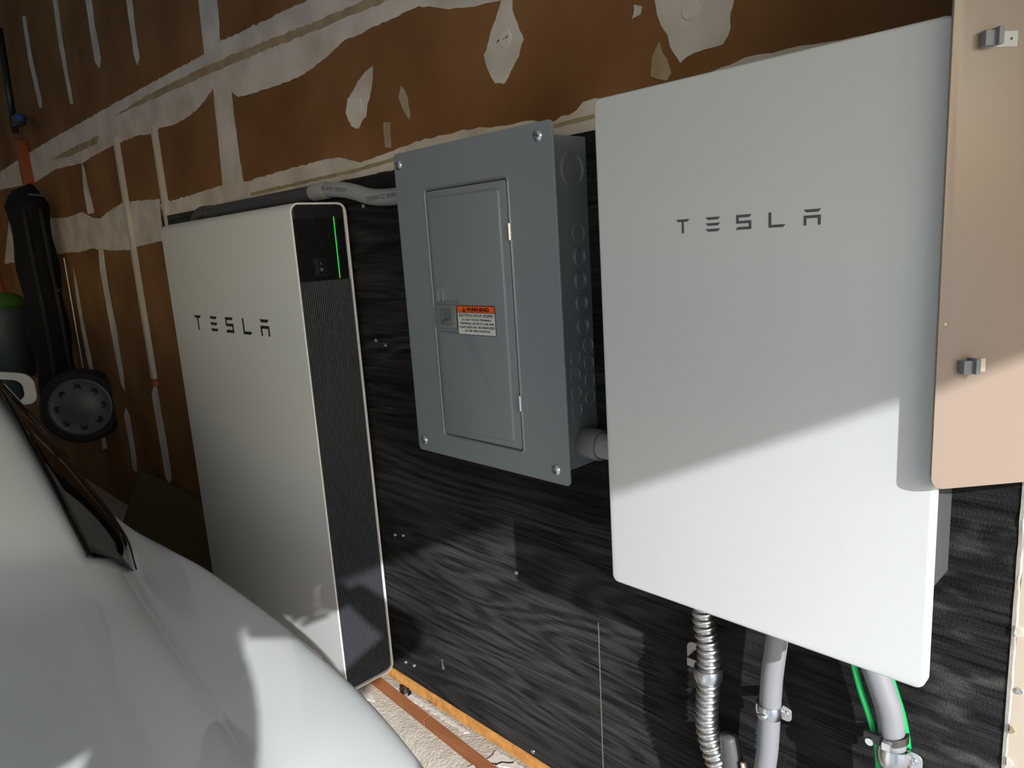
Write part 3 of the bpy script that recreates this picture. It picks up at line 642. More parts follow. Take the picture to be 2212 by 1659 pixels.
# cover screws
for x, z in ((-0.500, 0.640), (-0.152, 0.641), (-0.496, 0.122), (-0.151, 0.1245)):
    bm = bm_new(); lathe(bm, (x, yc, z), (0, -1, 0), [(0.0088, -0.0005), (0.0088, 0.0008), (0.0072, 0.0030), (0.0040, 0.0042), (0.0036, 0.0028), (0, 0.0028)], 22)
    s = in_world(done('cover_screw', bm, 'zinc', pan, auto=35))
    a = random.random() * 3; bm = bm_new(); box(bm, -0.0062, 0.0062, -0.0044, -0.0030, -0.0008, 0.0008); bmesh.ops.rotate(bm, verts=bm.verts, cent=(0, 0, 0), matrix=Matrix.Rotation(a, 3, 'Y')); bmesh.ops.translate(bm, verts=bm.verts, vec=(x, yc, z))
    sub(done('slot', bm, 'steel_dark', s))
# knock-outs on the right side of the enclosure
def ko(y, z, r, rings=1):
    bm = bm_new()
    for q in range(rings):
        rr = r - q * 0.0035; n = 30; A = []
        for dr, dx in ((0.0009, 0), (0, 0.0013), (-0.0009, 0)):
            A.append([bm.verts.new((XS + dx, y + (rr + dr) * math.cos(2 * math.pi * i / n), z + (rr + dr) * math.sin(2 * math.pi * i / n))) for i in range(n)])
        for P_, Q_ in zip(A, A[1:]):
            for i in range(n): bm.faces.new((P_[i], P_[(i + 1) % n], Q_[(i + 1) % n], Q_[i]))
    in_world(done('knockout', bm, 'box_grey', pan))
ko(-0.036, 0.593, 0.0265, 2)
for y, z in ((-0.028, 0.460), (-0.028, 0.4235), (-0.0275, 0.387), (-0.027, 0.350)): ko(y, z, 0.0140, 2)
ko(-0.028, 0.496, 0.0140, 1)
for y, z in ((-0.016, 0.317), (-0.016, 0.288), (-0.016, 0.259), (-0.016, 0.230), (-0.050, 0.302), (-0.051, 0.273), (-0.051, 0.244), (-0.051, 0.2145)): ko(y, z, 0.0115, 1)

# ------------------------------------------------------------------ white backup gateway (the wide box on the right)
GW, GH, GD = 0.4086, 0.66, -0.1534
gat = empty('backup_gateway', (GW / 2, 0, 0), 'large white square-cornered gateway box with dark lettering, half in sun', 'electrical box')
bm = bm_new(); P = rrect(0, GW, 0, GH, 0.0105, 7); prism_y(bm, P, GD, GD + 0.016, 0.0035, 4)
in_world(done('cover', bm, 'white_glass', gat, auto=40))
bm = bm_new(); box(bm, 0.010, 0.398, GD + 0.016, GD + 0.030, 0.010, 0.65, 0.002); in_world(done('gasket_frame', bm, 'body_grey', gat))
bm = bm_new()
B = [(0.030, 0.075), (0.075, 0.030), (0.345, 0.030), (0.3865, 0.072), (0.3865, 0.60), (0.36, 0.63), (0.056, 0.63), (0.030, 0.60)]
prism_y(bm, B, GD + 0.030, 0.0, 0.0)
in_world(done('enclosure', bm, 'body_grey', gat))
bm = bm_new(); lathe(bm, (0.3865, -0.075, 0.115), (1, 0, 0), [(0.017, 0), (0.017, 0.0012), (0.0155, 0.0016), (0.0145, 0.0010), (0, 0.0010)], 28); in_world(done('conduit_knockout', bm, 'body_grey', gat, auto=40))
wordmark(gat, [0.1192, 0.1590, 0.1970, 0.2357, 0.2740], 0.0187, 0.4858, 0.0163, GD - 0.0003, 'logo_grey')

# conduit stub between panel and gateway
stub = empty('conduit_stub', (XS, -0.032, 0.158), 'short grey plastic conduit and bell joining grey panel to white gateway', 'conduit')
bm = bm_new(); lathe(bm, (XS, -0.036, 0.158), (1, 0, 0), [(0.024, 0.0), (0.0255, 0.002), (0.0255, 0.036), (0.0245, 0.038), (0.022, 0.038), (0.021, 0.030)], 36); in_world(done('bell_end', bm, 'pvc_light', stub, auto=40))
bm = bm_new(); cyl(bm, (XS + 0.025, -0.036, 0.158), (0.031, -0.036, 0.158), 0.0212, seg=36); in_world(done('pipe', bm, 'pvc_grey', stub, auto=40))

# ------------------------------------------------------------------ grey conduit along the top of the plywood
cond = empty('grey_conduit', (-0.88, -0.03, 0.63), 'grey plastic conduit with an offset bend running left from the breaker panel', 'conduit')
cp = catmull([(-0.500, -0.030, 0.594), (-0.560, -0.030, 0.594), (-0.640, -0.030, 0.5955), (-0.700, -0.030, 0.602), (-0.755, -0.030, 0.616), (-0.800, -0.030, 0.625), (-0.850, -0.030, 0.630), (-0.905, -0.030, 0.631)], 8)
bm = bm_new(); tube(bm, cp, 0.0168, 22); in_world(done('offset_bend', bm, 'pvc_grey', cond, smooth=True))
bm = bm_new(); lathe(bm, (-0.925, -0.030, 0.631), (1, 0, 0), [(0.0168, 0), (0.0192, 0.001), (0.0192, 0.058), (0.0185, 0.060), (0.0168, 0.060)], 28); in_world(done('coupling', bm, 'pvc_grey', cond, auto=40))
bm = bm_new(); tube(bm, [(-0.90, -0.030, 0.631), (-1.55, -0.030, 0.631)], 0.0168, 22); in_world(done('straight_run', bm, 'pvc_dark', cond, auto=40))
bm = bm_new(); tube(bm, catmull([(-1.50, -0.030, 0.631), (-1.58, -0.030, 0.631), (-1.63, -0.03, 0.60), (-1.65, -0.03, 0.54), (-1.65, -0.03, 0.40)], 6), 0.0185, 22); in_world(done('elbow', bm, 'pvc_dark', cond, smooth=True))
t = text_mesh('printed_mark', 'STD NEMA TC2  SIN-PP-C/NV  05-21-20', 0.0125, (-0.606, -0.0474, 0.5955), 'print_grey', cond, xs=0.78); in_world(t)
t = text_mesh('printed_mark', '2 SCH 40 PVC  CONDUIT', 0.0125, (-0.815, -0.0474, 0.6275), 'print_grey', cond, xs=0.78, rot=(math.pi / 2, math.radians(8), 0)); in_world(t)

# ------------------------------------------------------------------ pipes and wires under the gateway
def pth(pts, y): return catmull([(x, y, z) for x, z in pts], 10)
def resample(P, step):
    out = [P[0].copy()]; acc = 0.0
    for a, b in zip(P, P[1:]):
        L = (b - a).length; d = step - acc
        while d <= L: out.append(a + (b - a) * (d / L)); d += step
        acc = (acc + L) % step if L else acc
        acc = L - (d - step)
    return out
YC = -0.045
fl = empty('flexible_conduit', (0.088, YC, -0.36), 'shiny ribbed flexible steel conduit hanging under the white gateway', 'conduit')
P = resample(pth([(0.080, 0.031), (0.081, -0.03), (0.083, -0.078), (0.090, -0.119), (0.090, -0.154), (0.089, -0.189), (0.086, -0.244), (0.091, -0.279), (0.102, -0.309), (0.106, -0.322)], YC), 0.00075)
pitch = 0.0116
def flexr(s):
    u = (s / pitch) % 1.0
    return 0.0146 + 0.0032 * max(0.0, math.sin(math.pi * min(1.0, u / 0.80))) ** 0.6
bm = bm_new(); tube(bm, P, flexr, 26); in_world(done('ribbed_hose', bm, 'flex_steel', fl, smooth=True))
bm = bm_new(); tube(bm, catmull([(0.104, YC, -0.312), (0.112, YC, -0.345), (0.118, YC, -0.40), (0.12, YC, -0.50), (0.12, YC, -0.59)], 6), 0.0155, 22); in_world(done('lower_sleeve', bm, 'zinc_dull', fl, smooth=True))
bm = bm_new(); tube(bm, catmull([(0.116, YC + 0.010, -0.262), (0.123, YC + 0.008, -0.30), (0.127, YC + 0.006, -0.36), (0.126, YC + 0.004, -0.45)], 6), lambda s: 0.013 + 0.006 * min(1, s / 0.06), 22); in_world(done('loose_wrap', bm, 'body_grey', fl, smooth=True))
bm = bm_new(); tube(bm, catmull([(0.146, YC, -0.288), (0.153, YC - 0.004, -0.315), (0.158, YC - 0.004, -0.36)], 6), 0.0045, 10); in_world(done('wrap_tail', bm, 'cream_steel', fl, smooth=True))

def strap(name, x, z, rad, y, label, ears, m='zinc', hgt=0.019):
    """pipe strap: band over the pipe with flat ears screwed to the plywood."""
    e = empty(name, (x, 0, z), label, 'pipe strap', 'pipe straps under the gateway')
    bm = bm_new(); n = 26; A = []
    for i in range(n + 1):
        a = math.radians(-200 + 220 * i / n) if ears == 'left' else math.radians(200 - 220 * i / n) if ears == 'right' else math.radians(-190 + 200 * i / n)
        c, s = math.cos(a), math.sin(a); r0, r1 = rad + 0.0004, rad + 0.0022
        A.append([bm.verts.new((c * rr, y + (s if ears != 'right' else -s) * rr, zz)) for rr, zz in ((r0, -hgt / 2), (r1, -hgt / 2), (r1 + 0.0014, -hgt * 0.18), (r1 + 0.0014, hgt * 0.18), (r1, hgt / 2), (r0, hgt / 2))])
    for P_, Q_ in zip(A, A[1:]):
        for k in range(6): bm.faces.new((P_[k], P_[(k + 1) % 6], Q_[(k + 1) % 6], Q_[k]))
    bm.faces.new(A[0]); bm.faces.new(list(reversed(A[-1])))
    done('band', bm, m, e, auto=40)
    return e
def ear(e, x0, x1, y, z0, z1, m='zinc_dull', scr=True):
    bm = bm_new(); prism_y(bm, rrect(x0, x1, z0, z1, min(abs(x1 - x0), abs(z1 - z0)) * 0.42, 5), y - 0.0016, y, 0.0004, 1); done('ear', bm, m, e, auto=40)
    if scr:
        o = bpy.data.objects.new('ear_screw', SM); COL.objects.link(o); o.parent = e; o.location = ((x0 + x1) / 2, y - 0.0016, (z0 + z1) / 2)
s1 = strap('pipe_strap', 0.0895, -0.164, 0.0182, YC, 'bright zinc strap with a rounded ear holding the flexible steel conduit', 'left')
ear(s1, -0.064, -0.036, 0.0, -0.026, 0.010)
bm = bm_new(); box(bm, -0.040, -0.016, -0.040, -0.0004, -0.006, 0.008, 0.001); done('leg', bm, 'zinc_dull', s1)
s2 = strap('pipe_strap', 0.1865, -0.180, 0.0158, YC, 'zinc strap with a flat right tab round the middle grey conduit', 'right')
ear(s2, 0.012, 0.030, YC + 0.006, -0.012, 0.010, 'zinc')
bm = bm_new(); box(bm, -0.016, -0.013, YC, 0.0, -0.008, 0.008, 0.0006); done('leg', bm, 'zinc_dull', s2)
bm = bm_new(); tube(bm, [(-0.008, YC - 0.0185, -0.001), (0.006, YC - 0.0190, -0.002)], 0.0035, 12); done('stamped_rib', bm, 'zinc', s2, smooth=True)
s3 = strap('pipe_strap', 0.3500, -0.168, 0.0165, YC, 'zinc strap with a torn right tab round the pale conduit beside the green wires', 'right', hgt=0.024)
ear(s3, 0.010, 0.032, YC + 0.002, -0.013, 0.012, 'zinc')
bm = bm_new(); box(bm, -0.017, -0.014, YC, 0.0, -0.010, 0.010, 0.0006); done('leg', bm, 'zinc_dull', s3)

pv2 = empty('grey_pipe', (0.18, YC, -0.4), 'slim pale grey plastic conduit in the middle below the gateway', 'conduit')
P = pth([(0.202, 0.031), (0.199, -0.03), (0.196, -0.072), (0.190, -0.127), (0.187, -0.179), (0.184, -0.241), (0.180, -0.279), (0.175, -0.329), (0.168, -0.42), (0.165, -0.59)], YC)
bm = bm_new(); tube(bm, P, 0.0150, 24); in_world(done('pipe', bm, 'pvc_light', pv2, smooth=True))
t = text_mesh('printed_mark', 'SCH40 1/2 75C', 0.0075, (0.1745, YC - 0.0146, -0.222), 'print_blue', pv2, rot=(math.pi / 2, math.radians(94), math.radians(-14)), xs=0.9); in_world(t)
pv3 = empty('white_pipe', (0.35, YC, -0.4), 'bent pale conduit on the right below the gateway between green wires', 'conduit')
P = pth([(0.308, 0.031), (0.310, -0.02), (0.321, -0.053), (0.331, -0.080), (0.342, -0.112), (0.346, -0.143), (0.349, -0.168), (0.351, -0.187), (0.354, -0.227), (0.355, -0.35), (0.355, -0.59)], YC)
bm = bm_new(); tube(bm, P, 0.0155, 24); in_world(done('pipe', bm, 'pvc_light', pv3, smooth=True))
# band clamp with worm screw tying the ground wires on
bc = empty('band_clamp', (0.346, YC, -0.146), 'dark worm-drive band clamp tying the green wires to the pale conduit', 'clamp')
bm = bm_new(); n = 40; A = []
for i in range(n):
    a = 2 * math.pi * i / n; rx = 0.0205 if math.cos(a) < 0 else 0.0185
    A.append([bm.verts.new((rr * math.cos(a), rr * math.sin(a) * 0.9, zz + 0.004 * math.cos(a))) for rr, zz in ((rx, -0.005), (rx + 0.0012, -0.005), (rx + 0.0012, 0.005), (rx, 0.005))])
for i in range(n):
    for k in range(4): bm.faces.new((A[i][k], A[i][(k + 1) % 4], A[(i + 1) % n][(k + 1) % 4], A[(i + 1) % n][k]))
done('band', bm, 'steel_dark', bc, auto=40)
bm = bm_new(); box(bm, -0.004, 0.007, -0.0245, -0.0175, -0.006, 0.005, 0.001); done('worm_housing', bm, 'zinc', bc)
bm = bm_new(); box(bm, -0.026, -0.006, -0.022, -0.017, -0.004, 0.009, 0.001); done('tab', bm, 'strap_black', bc)
bm = bm_new(); cyl(bm, (-0.018, -0.024, -0.003), (-0.018, -0.018, -0.003), 0.0048, seg=18); done('worm_screw', bm, 'zinc', bc)
for nm, pts, y, lab in (('ground_wire', [(0.288, 0.031), (0.292, -0.02), (0.299, -0.056), (0.303, -0.074), (0.310, -0.098), (0.319, -0.122), (0.3265, -0.145), (0.331, -0.166), (0.334, -0.194), (0.336, -0.238), (0.337, -0.36)], YC - 0.004, 'green insulated ground wire looping left of the pale conduit'),
                        ('ground_wire', [(0.320, 0.031), (0.322, -0.02), (0.336, -0.062), (0.346, -0.092), (0.3535, -0.115), (0.360, -0.145), (0.3635, -0.175)], YC + 0.010, 'green ground wire hugging the right edge of the pale conduit')):
    bm = bm_new(); tube(bm, pth(pts, y), 0.0043, 12); tag(done(nm, bm, 'wire_green', smooth=True), lab, 'wire')

# ------------------------------------------------------------------ tan service panel at the right, its door swung open
svc = empty('service_panel', (0.46, 0, -0.45), 'tan steel service panel with its door swung open at the right edge', 'electrical panel')
FX0, FX1, FZ0, FZ1 = 0.4595, 0.90, -0.50, 1.10; OX0, OX1, OZ0, OZ1 = 0.550, 0.752, 0.24, 1.00
bm = bm_new()
for b in ((FX0, OX0, FZ0, FZ1), (OX1, FX1, FZ0, FZ1), (OX0, OX1, FZ0, OZ0), (OX0, OX1, OZ1, FZ1)): box(bm, b[0], b[1], -0.002, 0.011, b[2], b[3])
in_world(done('trim_plate', bm, 'cream_steel', svc))
bm = bm_new(); box(bm, OX0, OX1, 0.006, 0.011, OZ0, OZ1); in_world(done('dead_front', bm, 'tan_steel', svc))
for i in range(7):
    for c in range(2):
        x = 0.600 + c * 0.075; z = 0.90 - i * 0.09; bm = bm_new(); box(bm, x, x + 0.06, -0.012, 0.006, z - 0.018, z + 0.018, 0.002); box(bm, x + 0.020, x + 0.040, -0.022, -0.012, z - 0.006, z + 0.006, 0.001); in_world(done('breaker', bm, 'panel_black', svc))
o = bpy.data.objects.new('trim_screw', SM); COL.objects.link(o); o.parent = svc; o.location = (0.4655, -0.0025, -0.053); in_world(o); o.scale = (0.75, 0.75, 0.75)
def on_door(s, off, z):
    """s along the open door from its free edge, off towards the viewer."""
    d = Vector((0.63, 0.74)).normalized(); nn = Vector((-d.y, d.x)); q = Vector((0.409, -0.168)) + d * s + nn * off; return (q.x, q.y, z)
def door_map(bm):
    for v in bm.verts:
        s, off, z = v.co; v.co = Vector(on_door(s, off, z))
DL = 0.2095
bm = bm_new(); outline = arc(0.013, 0.226 + 0.013, 0.013, 180, 270, 8) + [(DL, 0.226), (DL, 1.0)] + arc(0.013, 1.0 - 0.013, 0.013, 90, 180, 8)
prism_y(bm, outline, -0.0009, 0.0009, 0.0006, 2)
door_map(bm); sd = in_world(done('open_door', bm, 'tan_steel', svc, auto=40)); tag(sd, 'inside face of the open tan door')
# folded rim on the far (outer) face
bm = bm_new()
box(bm, 0.0012, 0.0024, 0.0009, 0.0035, 0.24, 0.985); door_map(bm); sub(done('folded_rim', bm, 'tan_steel', sd))
for zc, s0, s1 in ((0.6335, 0.0235, 0.0585), (0.3465, 0.0205, 0.0475)):
    bm = bm_new(); box(bm, s0 + 0.004, s1, -0.0021, -0.0009, zc - 0.0065, zc + 0.0065, 0.0003, 1); door_map(bm); sub(done('catch_plate', bm, 'print_white' if zc > 0.5 else 'cream_steel', sd))
    bm = bm_new(); box(bm, s0, s0 + 0.010, -0.010, -0.0021, zc - 0.0065, zc + 0.0065, 0.0008); box(bm, s0 + 0.009, s0 + 0.0135, -0.014, -0.0021, zc - 0.0062, zc + 0.0082, 0.0006); door_map(bm); sub(done('catch_block', bm, 'latch_grey', sd))
    bm = bm_new(); lathe(bm, (s0 + 0.0165, -0.0021, zc + 0.0005), (0, -1, 0), [(0.003, 0), (0.0028, 0.0008), (0.001, 0.0012), (0, 0.0004)], 16); door_map(bm); sub(done('catch_screw', bm, 'zinc', sd, auto=40))
    bm = bm_new(); lathe(bm, (s1 - 0.006, -0.0020, zc), (0, -1, 0), [(0.0012, 0), (0.0012, 0.0003), (0, 0.0003)], 10); door_map(bm); sub(done('rivet_hole', bm, 'panel_black', sd))
bm = bm_new(); lathe(bm, (0.0065, -0.0009, 0.3877), (0, -1, 0), [(0.0012, 0), (0.0008, 0.0006), (0, 0.0008)], 10); door_map(bm); sub(done('paint_nib', bm, 'rim_white', sd))
# raw plaster edge between plywood and service panel
bm = bm_new(); n = 120; A = []
for i in range(n + 1):
    z = -0.60 + 1.7 * i / n; j = noise.noise((3, 1, z * 45)) * 0.0016 + noise.noise((3, 8, z * 160)) * 0.0008; k = noise.noise((8, 3, z * 70)) * 0.0012
    A.append([bm.verts.new(q) for q in ((0.4537, 0.0118, z), (0.4537 + k * 0.3, -0.0012 + k, z), (0.4575 + j, -0.0022 + k, z), (0.4595 + j, -0.0020, z), (0.4615 + j, 0.0118, z))])
for P_, Q_ in zip(A, A[1:]):
    for q in range(4): bm.faces.new((P_[q], P_[q + 1], Q_[q + 1], Q_[q]))
done('torn_drywall_edge', bm, 'plaster', wall)
for zc, k in ((-0.148, 0), (-0.105, 1), (0.02, 2)):
    pts = [(0.4585, zc - 0.005), (0.463, zc - 0.004), (0.4655, zc), (0.462, zc + 0.005), (0.4585, zc + 0.006)]
    flat_patch('plaster_crumb', pts, -0.001, 0.003, 'plaster' if k != 1 else 'tape', wall, 0.0025, 0.002, k * 2.3)

# ------------------------------------------------------------------ the white car, nose into the garage, tail towards the door
CYC = -1.36
def lut(tab, x):
    """smooth table look-up, tab sorted by x."""
    if x <= tab[0][0]: return tab[0][1]
    if x >= tab[-1][0]: return tab[-1][1]
    for (a, va), (b, vb) in zip(tab, tab[1:]):
        if a <= x <= b:
            t = (x - a) / (b - a); return va + (vb - va) * t
YS = [(-4.46, -0.86), (-4.40, -0.66), (-4.2, -0.53), (-3.9, -0.475), (-3.4, -0.462), (-2.8, -0.470), (-2.0, -0.478), (-1.45, -0.474), (-1.14, -0.450), (-0.8, -0.4265), (-0.52, -0.430), (-0.2, -0.449), (0.0, -0.488), (0.08, -0.545), (0.13, -0.64), (0.15, -0.75)]
YB = [(-4.46, -0.95), (-4.2, -0.66), (-3.4, -0.58), (-3.0, -0.56), (-2.0, -0.50), (-1.5, -0.487), (-1.2, -0.503), (-1.0, -0.522), (-0.82, -0.562), (-0.5, -0.60), (-0.14, -0.64), (0.06, -0.68), (0.15, -0.80)]
ZB = [(-4.46, -0.42), (-4.2, -0.28), (-3.4, -0.145), (-3.0, -0.10), (-2.0, -0.055), (-1.5, -0.030), (-1.2, -0.057), (-1.0, -0.079), (-0.82, -0.086), (-0.5, -0.078), (-0.14, -0.070), (0.06, -0.085), (0.12, -0.14), (0.15, -0.25)]
YR = [(-4.46, -1.05), (-4.2, -0.78), (-3.4, -0.70), (-3.0, -0.67), (-2.0, -0.655), (-1.2, -0.652), (-0.75, -0.652), (-0.375, -0.682), (-0.14, -0.705), (0.06, -0.74), (0.15, -0.86)]
ZR = [(-4.46, -0.36), (-4.2, -0.22), (-3.4, -0.085), (-3.05, -0.02), (-2.85, 0.13), (-2.6, 0.265), (-2.3, 0.325), (-1.9, 0.345), (-1.55, 0.325), (-1.25, 0.245), (-0.95, 0.112), (-0.75, 0.013), (-0.60, -0.012), (-0.375, -0.020), (-0.14, -0.022), (0.04, -0.025), (0.085, -0.06), (0.15, -0.22)]
ZC = [(-4.46, -0.33), (-4.2, -0.17), (-3.4, -0.03), (-3.05, 0.03), (-2.85, 0.18), (-2.6, 0.31), (-2.3, 0.375), (-1.9, 0.395), (-1.55, 0.375), (-1.25, 0.305), (-0.95, 0.185), (-0.75, 0.100), (-0.60, 0.062), (-0.375, 0.040), (-0.14, 0.045), (0.04, 0.055), (0.085, 0.02), (0.15, -0.18)]
def section(x):
    ys, yb, zb, yr, zr, zc = (lut(t, x) for t in (YS, YB, ZB, YR, ZR, ZC))
    zs = min(-0.10, zb - 0.012); low = FLOOR + 0.20
    pts = [(ys - 0.07, low), (ys - 0.02, low + 0.08), (ys - 0.012, -0.55), (ys - 0.008, zs - 0.16), (ys, zs - 0.045), (ys - 0.003, zs - 0.012), (ys - 0.022, zs + 0.006)]
    pts += [(ys + (yb - ys) * 0.55, zs + (zb - zs) * 0.55 + 0.006), (yb, zb)]
    for t in (0.33, 0.66): pts.append((yb + (yr - yb) * t + 0.012 * math.sin(math.pi * t), zb + (zr - zb) * t))
    pts.append((yr, zr))
    for t, h in ((0.10, 0.22), (0.28, 0.48), (0.6, 0.84)): pts.append((yr + (CYC - yr) * t, zr + (zc - zr) * h))
    pts.append((CYC, zc))
    return pts
XST = [0.15, 0.135, 0.11, 0.085, 0.06, 0.035, 0.0, -0.07, -0.14, -0.26, -0.375, -0.5, -0.6, -0.68, -0.75, -0.82, -0.9, -1.0, -1.1, -1.2, -1.35, -1.5, -1.7, -1.9, -2.1, -2.3, -2.6, -2.85, -3.05, -3.2, -3.4, -3.65, -3.9, -4.1, -4.25, -4.36, -4.42, -4.46]
car = empty('car', (-2.1, CYC, FLOOR), 'white glossy car parked beside the wall battery, black side window at lower left', 'car')
bm = bm_new(); R = []
for x in XST:
    s = section(x); full = s + [(2 * CYC - y, z) for y, z in reversed(s[:-1])]
    R.append([bm.verts.new((x, y, z)) for y, z in full])
n = len(R[0])
for A, B in zip(R, R[1:]):
    for i in range(n - 1): bm.faces.new((A[i], A[i + 1], B[i + 1], B[i]))
    bm.faces.new((A[n - 1], A[0], B[0], B[n - 1]))
bm.faces.new(R[0]); bm.faces.new(list(reversed(R[-1])))
cb = in_world(done('body', bm, 'car_paint', car, smooth=True))
ss = cb.modifiers.new('smooth', 'SUBSURF'); ss.levels = 2; ss.render_levels = 2
# side glass: a dark skin over the cabin side between belt and roof rail
def glass(name, side, xs, flo=0.02, fhi=0.985, rear=None, m='car_glass', off=0.006):
    bm = bm_new(); rows = []; NV = 9
    for x in xs:
        row = []
        for j in range(NV):
            t = flo + (fhi - flo) * j / (NV - 1); xx = x
            if rear: xx = min(x, rear[0] + (rear[1] - rear[0]) * (j / (NV - 1)) ** 0.8)
            yb, zb, yr, zr = (lut(q, xx) for q in (YB, ZB, YR, ZR))
            y = yb + (yr - yb) * t + 0.012 * math.sin(math.pi * t); z = zb + (zr - zb) * t
            nv = Vector((zr - zb, (yb - yr))).normalized()
            y += nv.x * off; z += nv.y * off
            row.append((xx, y if side > 0 else 2 * CYC - y, z))
        rows.append(row)
    F = [[bm.verts.new(p) for p in r] for r in rows]
    for A, B in zip(F, F[1:]):
        for j in range(NV - 1):
            try: bm.faces.new((A[j], A[j + 1], B[j + 1], B[j]))
            except ValueError: pass
    bmesh.ops.remove_doubles(bm, verts=bm.verts, dist=0.0004)
    bmesh.ops.recalc_face_normals(bm, faces=bm.faces)
    o = done(name, bm, m, car, smooth=True); in_world(o)
    so = o.modifiers.new('thick', 'SOLIDIFY'); so.thickness = 0.004; so.offset = 0.0
    return o
fr = lambda a, b, k: [a + (b - a) * i / k for i in range(k + 1)]
for side in (1, -1):
    glass('quarter_window', side, fr(-1.36, -0.70, 16), 0.03, 0.975, rear=(-0.83, -0.735))
    glass('rear_door_window', side, fr(-1.95, -1.37, 8), 0.03, 0.975)
    glass('front_door_window', side, fr(-2.78, -1.97, 10), 0.03, 0.975)
    # rubber seal round the glass foot
    P = []
    for x in fr(-2.8, -0.835, 40):
        yb, zb = lut(YB, x), lut(ZB, x); P.append(Vector((x, (yb + 0.007) if side > 0 else 2 * CYC - yb - 0.007, zb + 0.004)))
    bm = bm_new(); tube(bm, P, 0.004, 8); in_world(done('belt_moulding', bm, 'car_trim', car, smooth=True))
def top_glass(name, x0, x1, f0, k=10):
    bm = bm_new(); rows = []
    for i in range(k + 1):
        x = x0 + (x1 - x0) * i / k; yr, zr, zc = lut(YR, x), lut(ZR, x), lut(ZC, x); row = []
        for j in range(13):
            u = -1 + 2 * j / 12; a = abs(u) * (1 - f0); h = 1 - a; t = 1 - a
            prof = [(0, 0), (0.10, 0.22), (0.28, 0.48), (0.6, 0.84), (1.0, 1.0)]
            y = CYC + (yr - CYC) * a * (1 if u > 0 else -1); row.append((x, y, zr + (zc - zr) * lut(prof, t) + 0.008))
        rows.append(row)
    F = [[bm.verts.new(p) for p in r] for r in rows]
    for A, B in zip(F, F[1:]):
        for j in range(12): bm.faces.new((A[j], A[j + 1], B[j + 1], B[j]))
    o = in_world(done(name, bm, 'car_glass', car, smooth=True)); so = o.modifiers.new('thick', 'SOLIDIFY'); so.thickness = 0.004; so.offset = 0
top_glass('rear_window', -1.45, -0.72, 0.40)
top_glass('windshield', -2.98, -2.45, 0.12)
for side in (1, -1):
    # tail lamps wrap the rear corners
    bm = bm_new(); rows = []
    for x in (0.128, 0.10, 0.07, 0.04, 0.0):
        ys = lut(YS, x) + 0.004; rows.append([(x + 0.006, ys if side > 0 else 2 * CYC - ys, z) for z in (-0.27, -0.22, -0.17)])
    F = [[bm.verts.new(p) for p in r] for r in rows]
    for A, B in zip(F, F[1:]):
        for j in range(2): bm.faces.new((A[j], A[j + 1], B[j + 1], B[j]))
    o = in_world(done('tail_lamp', bm, 'tail_red', car, smooth=True)); so = o.modifiers.new('thick', 'SOLIDIFY'); so.thickness = 0.02; so.offset = 0
    # wheels
    for xw in (-0.75, -3.62):
        yo = (-0.455 if side > 0 else 2 * CYC + 0.455); dr = 1 if side > 0 else -1
        bm = bm_new(); lathe(bm, (xw, yo - 0.22 * dr, FLOOR + 0.335), (0, dr, 0), [(0.21, 0.0), (0.30, 0.0), (0.33, 0.03), (0.335, 0.08), (0.335, 0.15), (0.33, 0.20), (0.30, 0.225), (0.235, 0.225), (0.23, 0.20), (0.21, 0.20)], 40)
        wh = in_world(done('tire', bm, 'rubber', car, auto=40))
        bm = bm_new(); lathe(bm, (xw, yo, FLOOR + 0.335), (0, dr, 0), [(0.23, -0.01), (0.21, 0.0), (0.19, -0.03), (0.06, -0.015), (0.03, 0.0), (0, 0.0)], 40)
        for k in range(5):
            a = 2 * math.pi * k / 5; cyl(bm, (xw + 0.03 * math.cos(a), yo - 0.005 * dr, FLOOR + 0.335 + 0.03 * math.sin(a)), (xw + 0.205 * math.cos(a), yo - 0.002 * dr, FLOOR + 0.335 + 0.205 * math.sin(a)), 0.022, 0.014, 8)
        sub(done('rim', bm, 'alloy', wh, auto=40))
    # door mirror
    yy = lambda y: y if side > 0 else 2 * CYC - y
    bm = bm_new(); rows = []
    for x, k, dy in ((-2.655, 1.0, 0.0), (-2.66, 1.04, 0), (-2.70, 1.03, 0.0), (-2.75, 0.95, -0.004), (-2.80, 0.78, -0.012), (-2.835, 0.5, -0.03), (-2.85, 0.2, -0.045)):
        P = []
        for a, b in rrect(-0.085 * k, 0.088 * k, -0.058 * k, 0.062 * k, 0.040 * k, 6): P.append((x, yy(-0.415 + dy + a), 0.070 + b + (0.020 * (-a / 0.085) if True else 0)))
        rows.append(P)
    inner = [(-2.655, yy(-0.415 + a), 0.070 + b + 0.020 * (-a / 0.085)) for a, b in rrect(-0.077, 0.050, -0.046, 0.036, 0.030, 6)]
    deep = [(-2.665, p[1], p[2]) for p in inner]
    F = [[bm.verts.new(p) for p in r] for r in [deep, inner] + rows]; nn_ = len(F[0])
    for A, B in zip(F, F[1:]):
        for j in range(nn_): bm.faces.new((A[j], A[(j + 1) % nn_], B[(j + 1) % nn_], B[j]))
    bm.faces.new(F[-1])
    mh = in_world(done('door_mirror', bm, 'car_paint', car, auto=50))
    bm = bm_new(); bm.faces.new([bm.verts.new((-2.662, p[1], p[2])) for p in deep]); sub(done('mirror_glass', bm, 'car_glass', mh))
    bm = bm_new(); tube(bm, [(-2.72, yy(-0.44), 0.03), (-2.72, yy(-0.47), -0.015), (-2.72, yy(-0.53), -0.045)], 0.022, 14); sub(done('mirror_arm', bm, 'car_trim', mh, smooth=True))

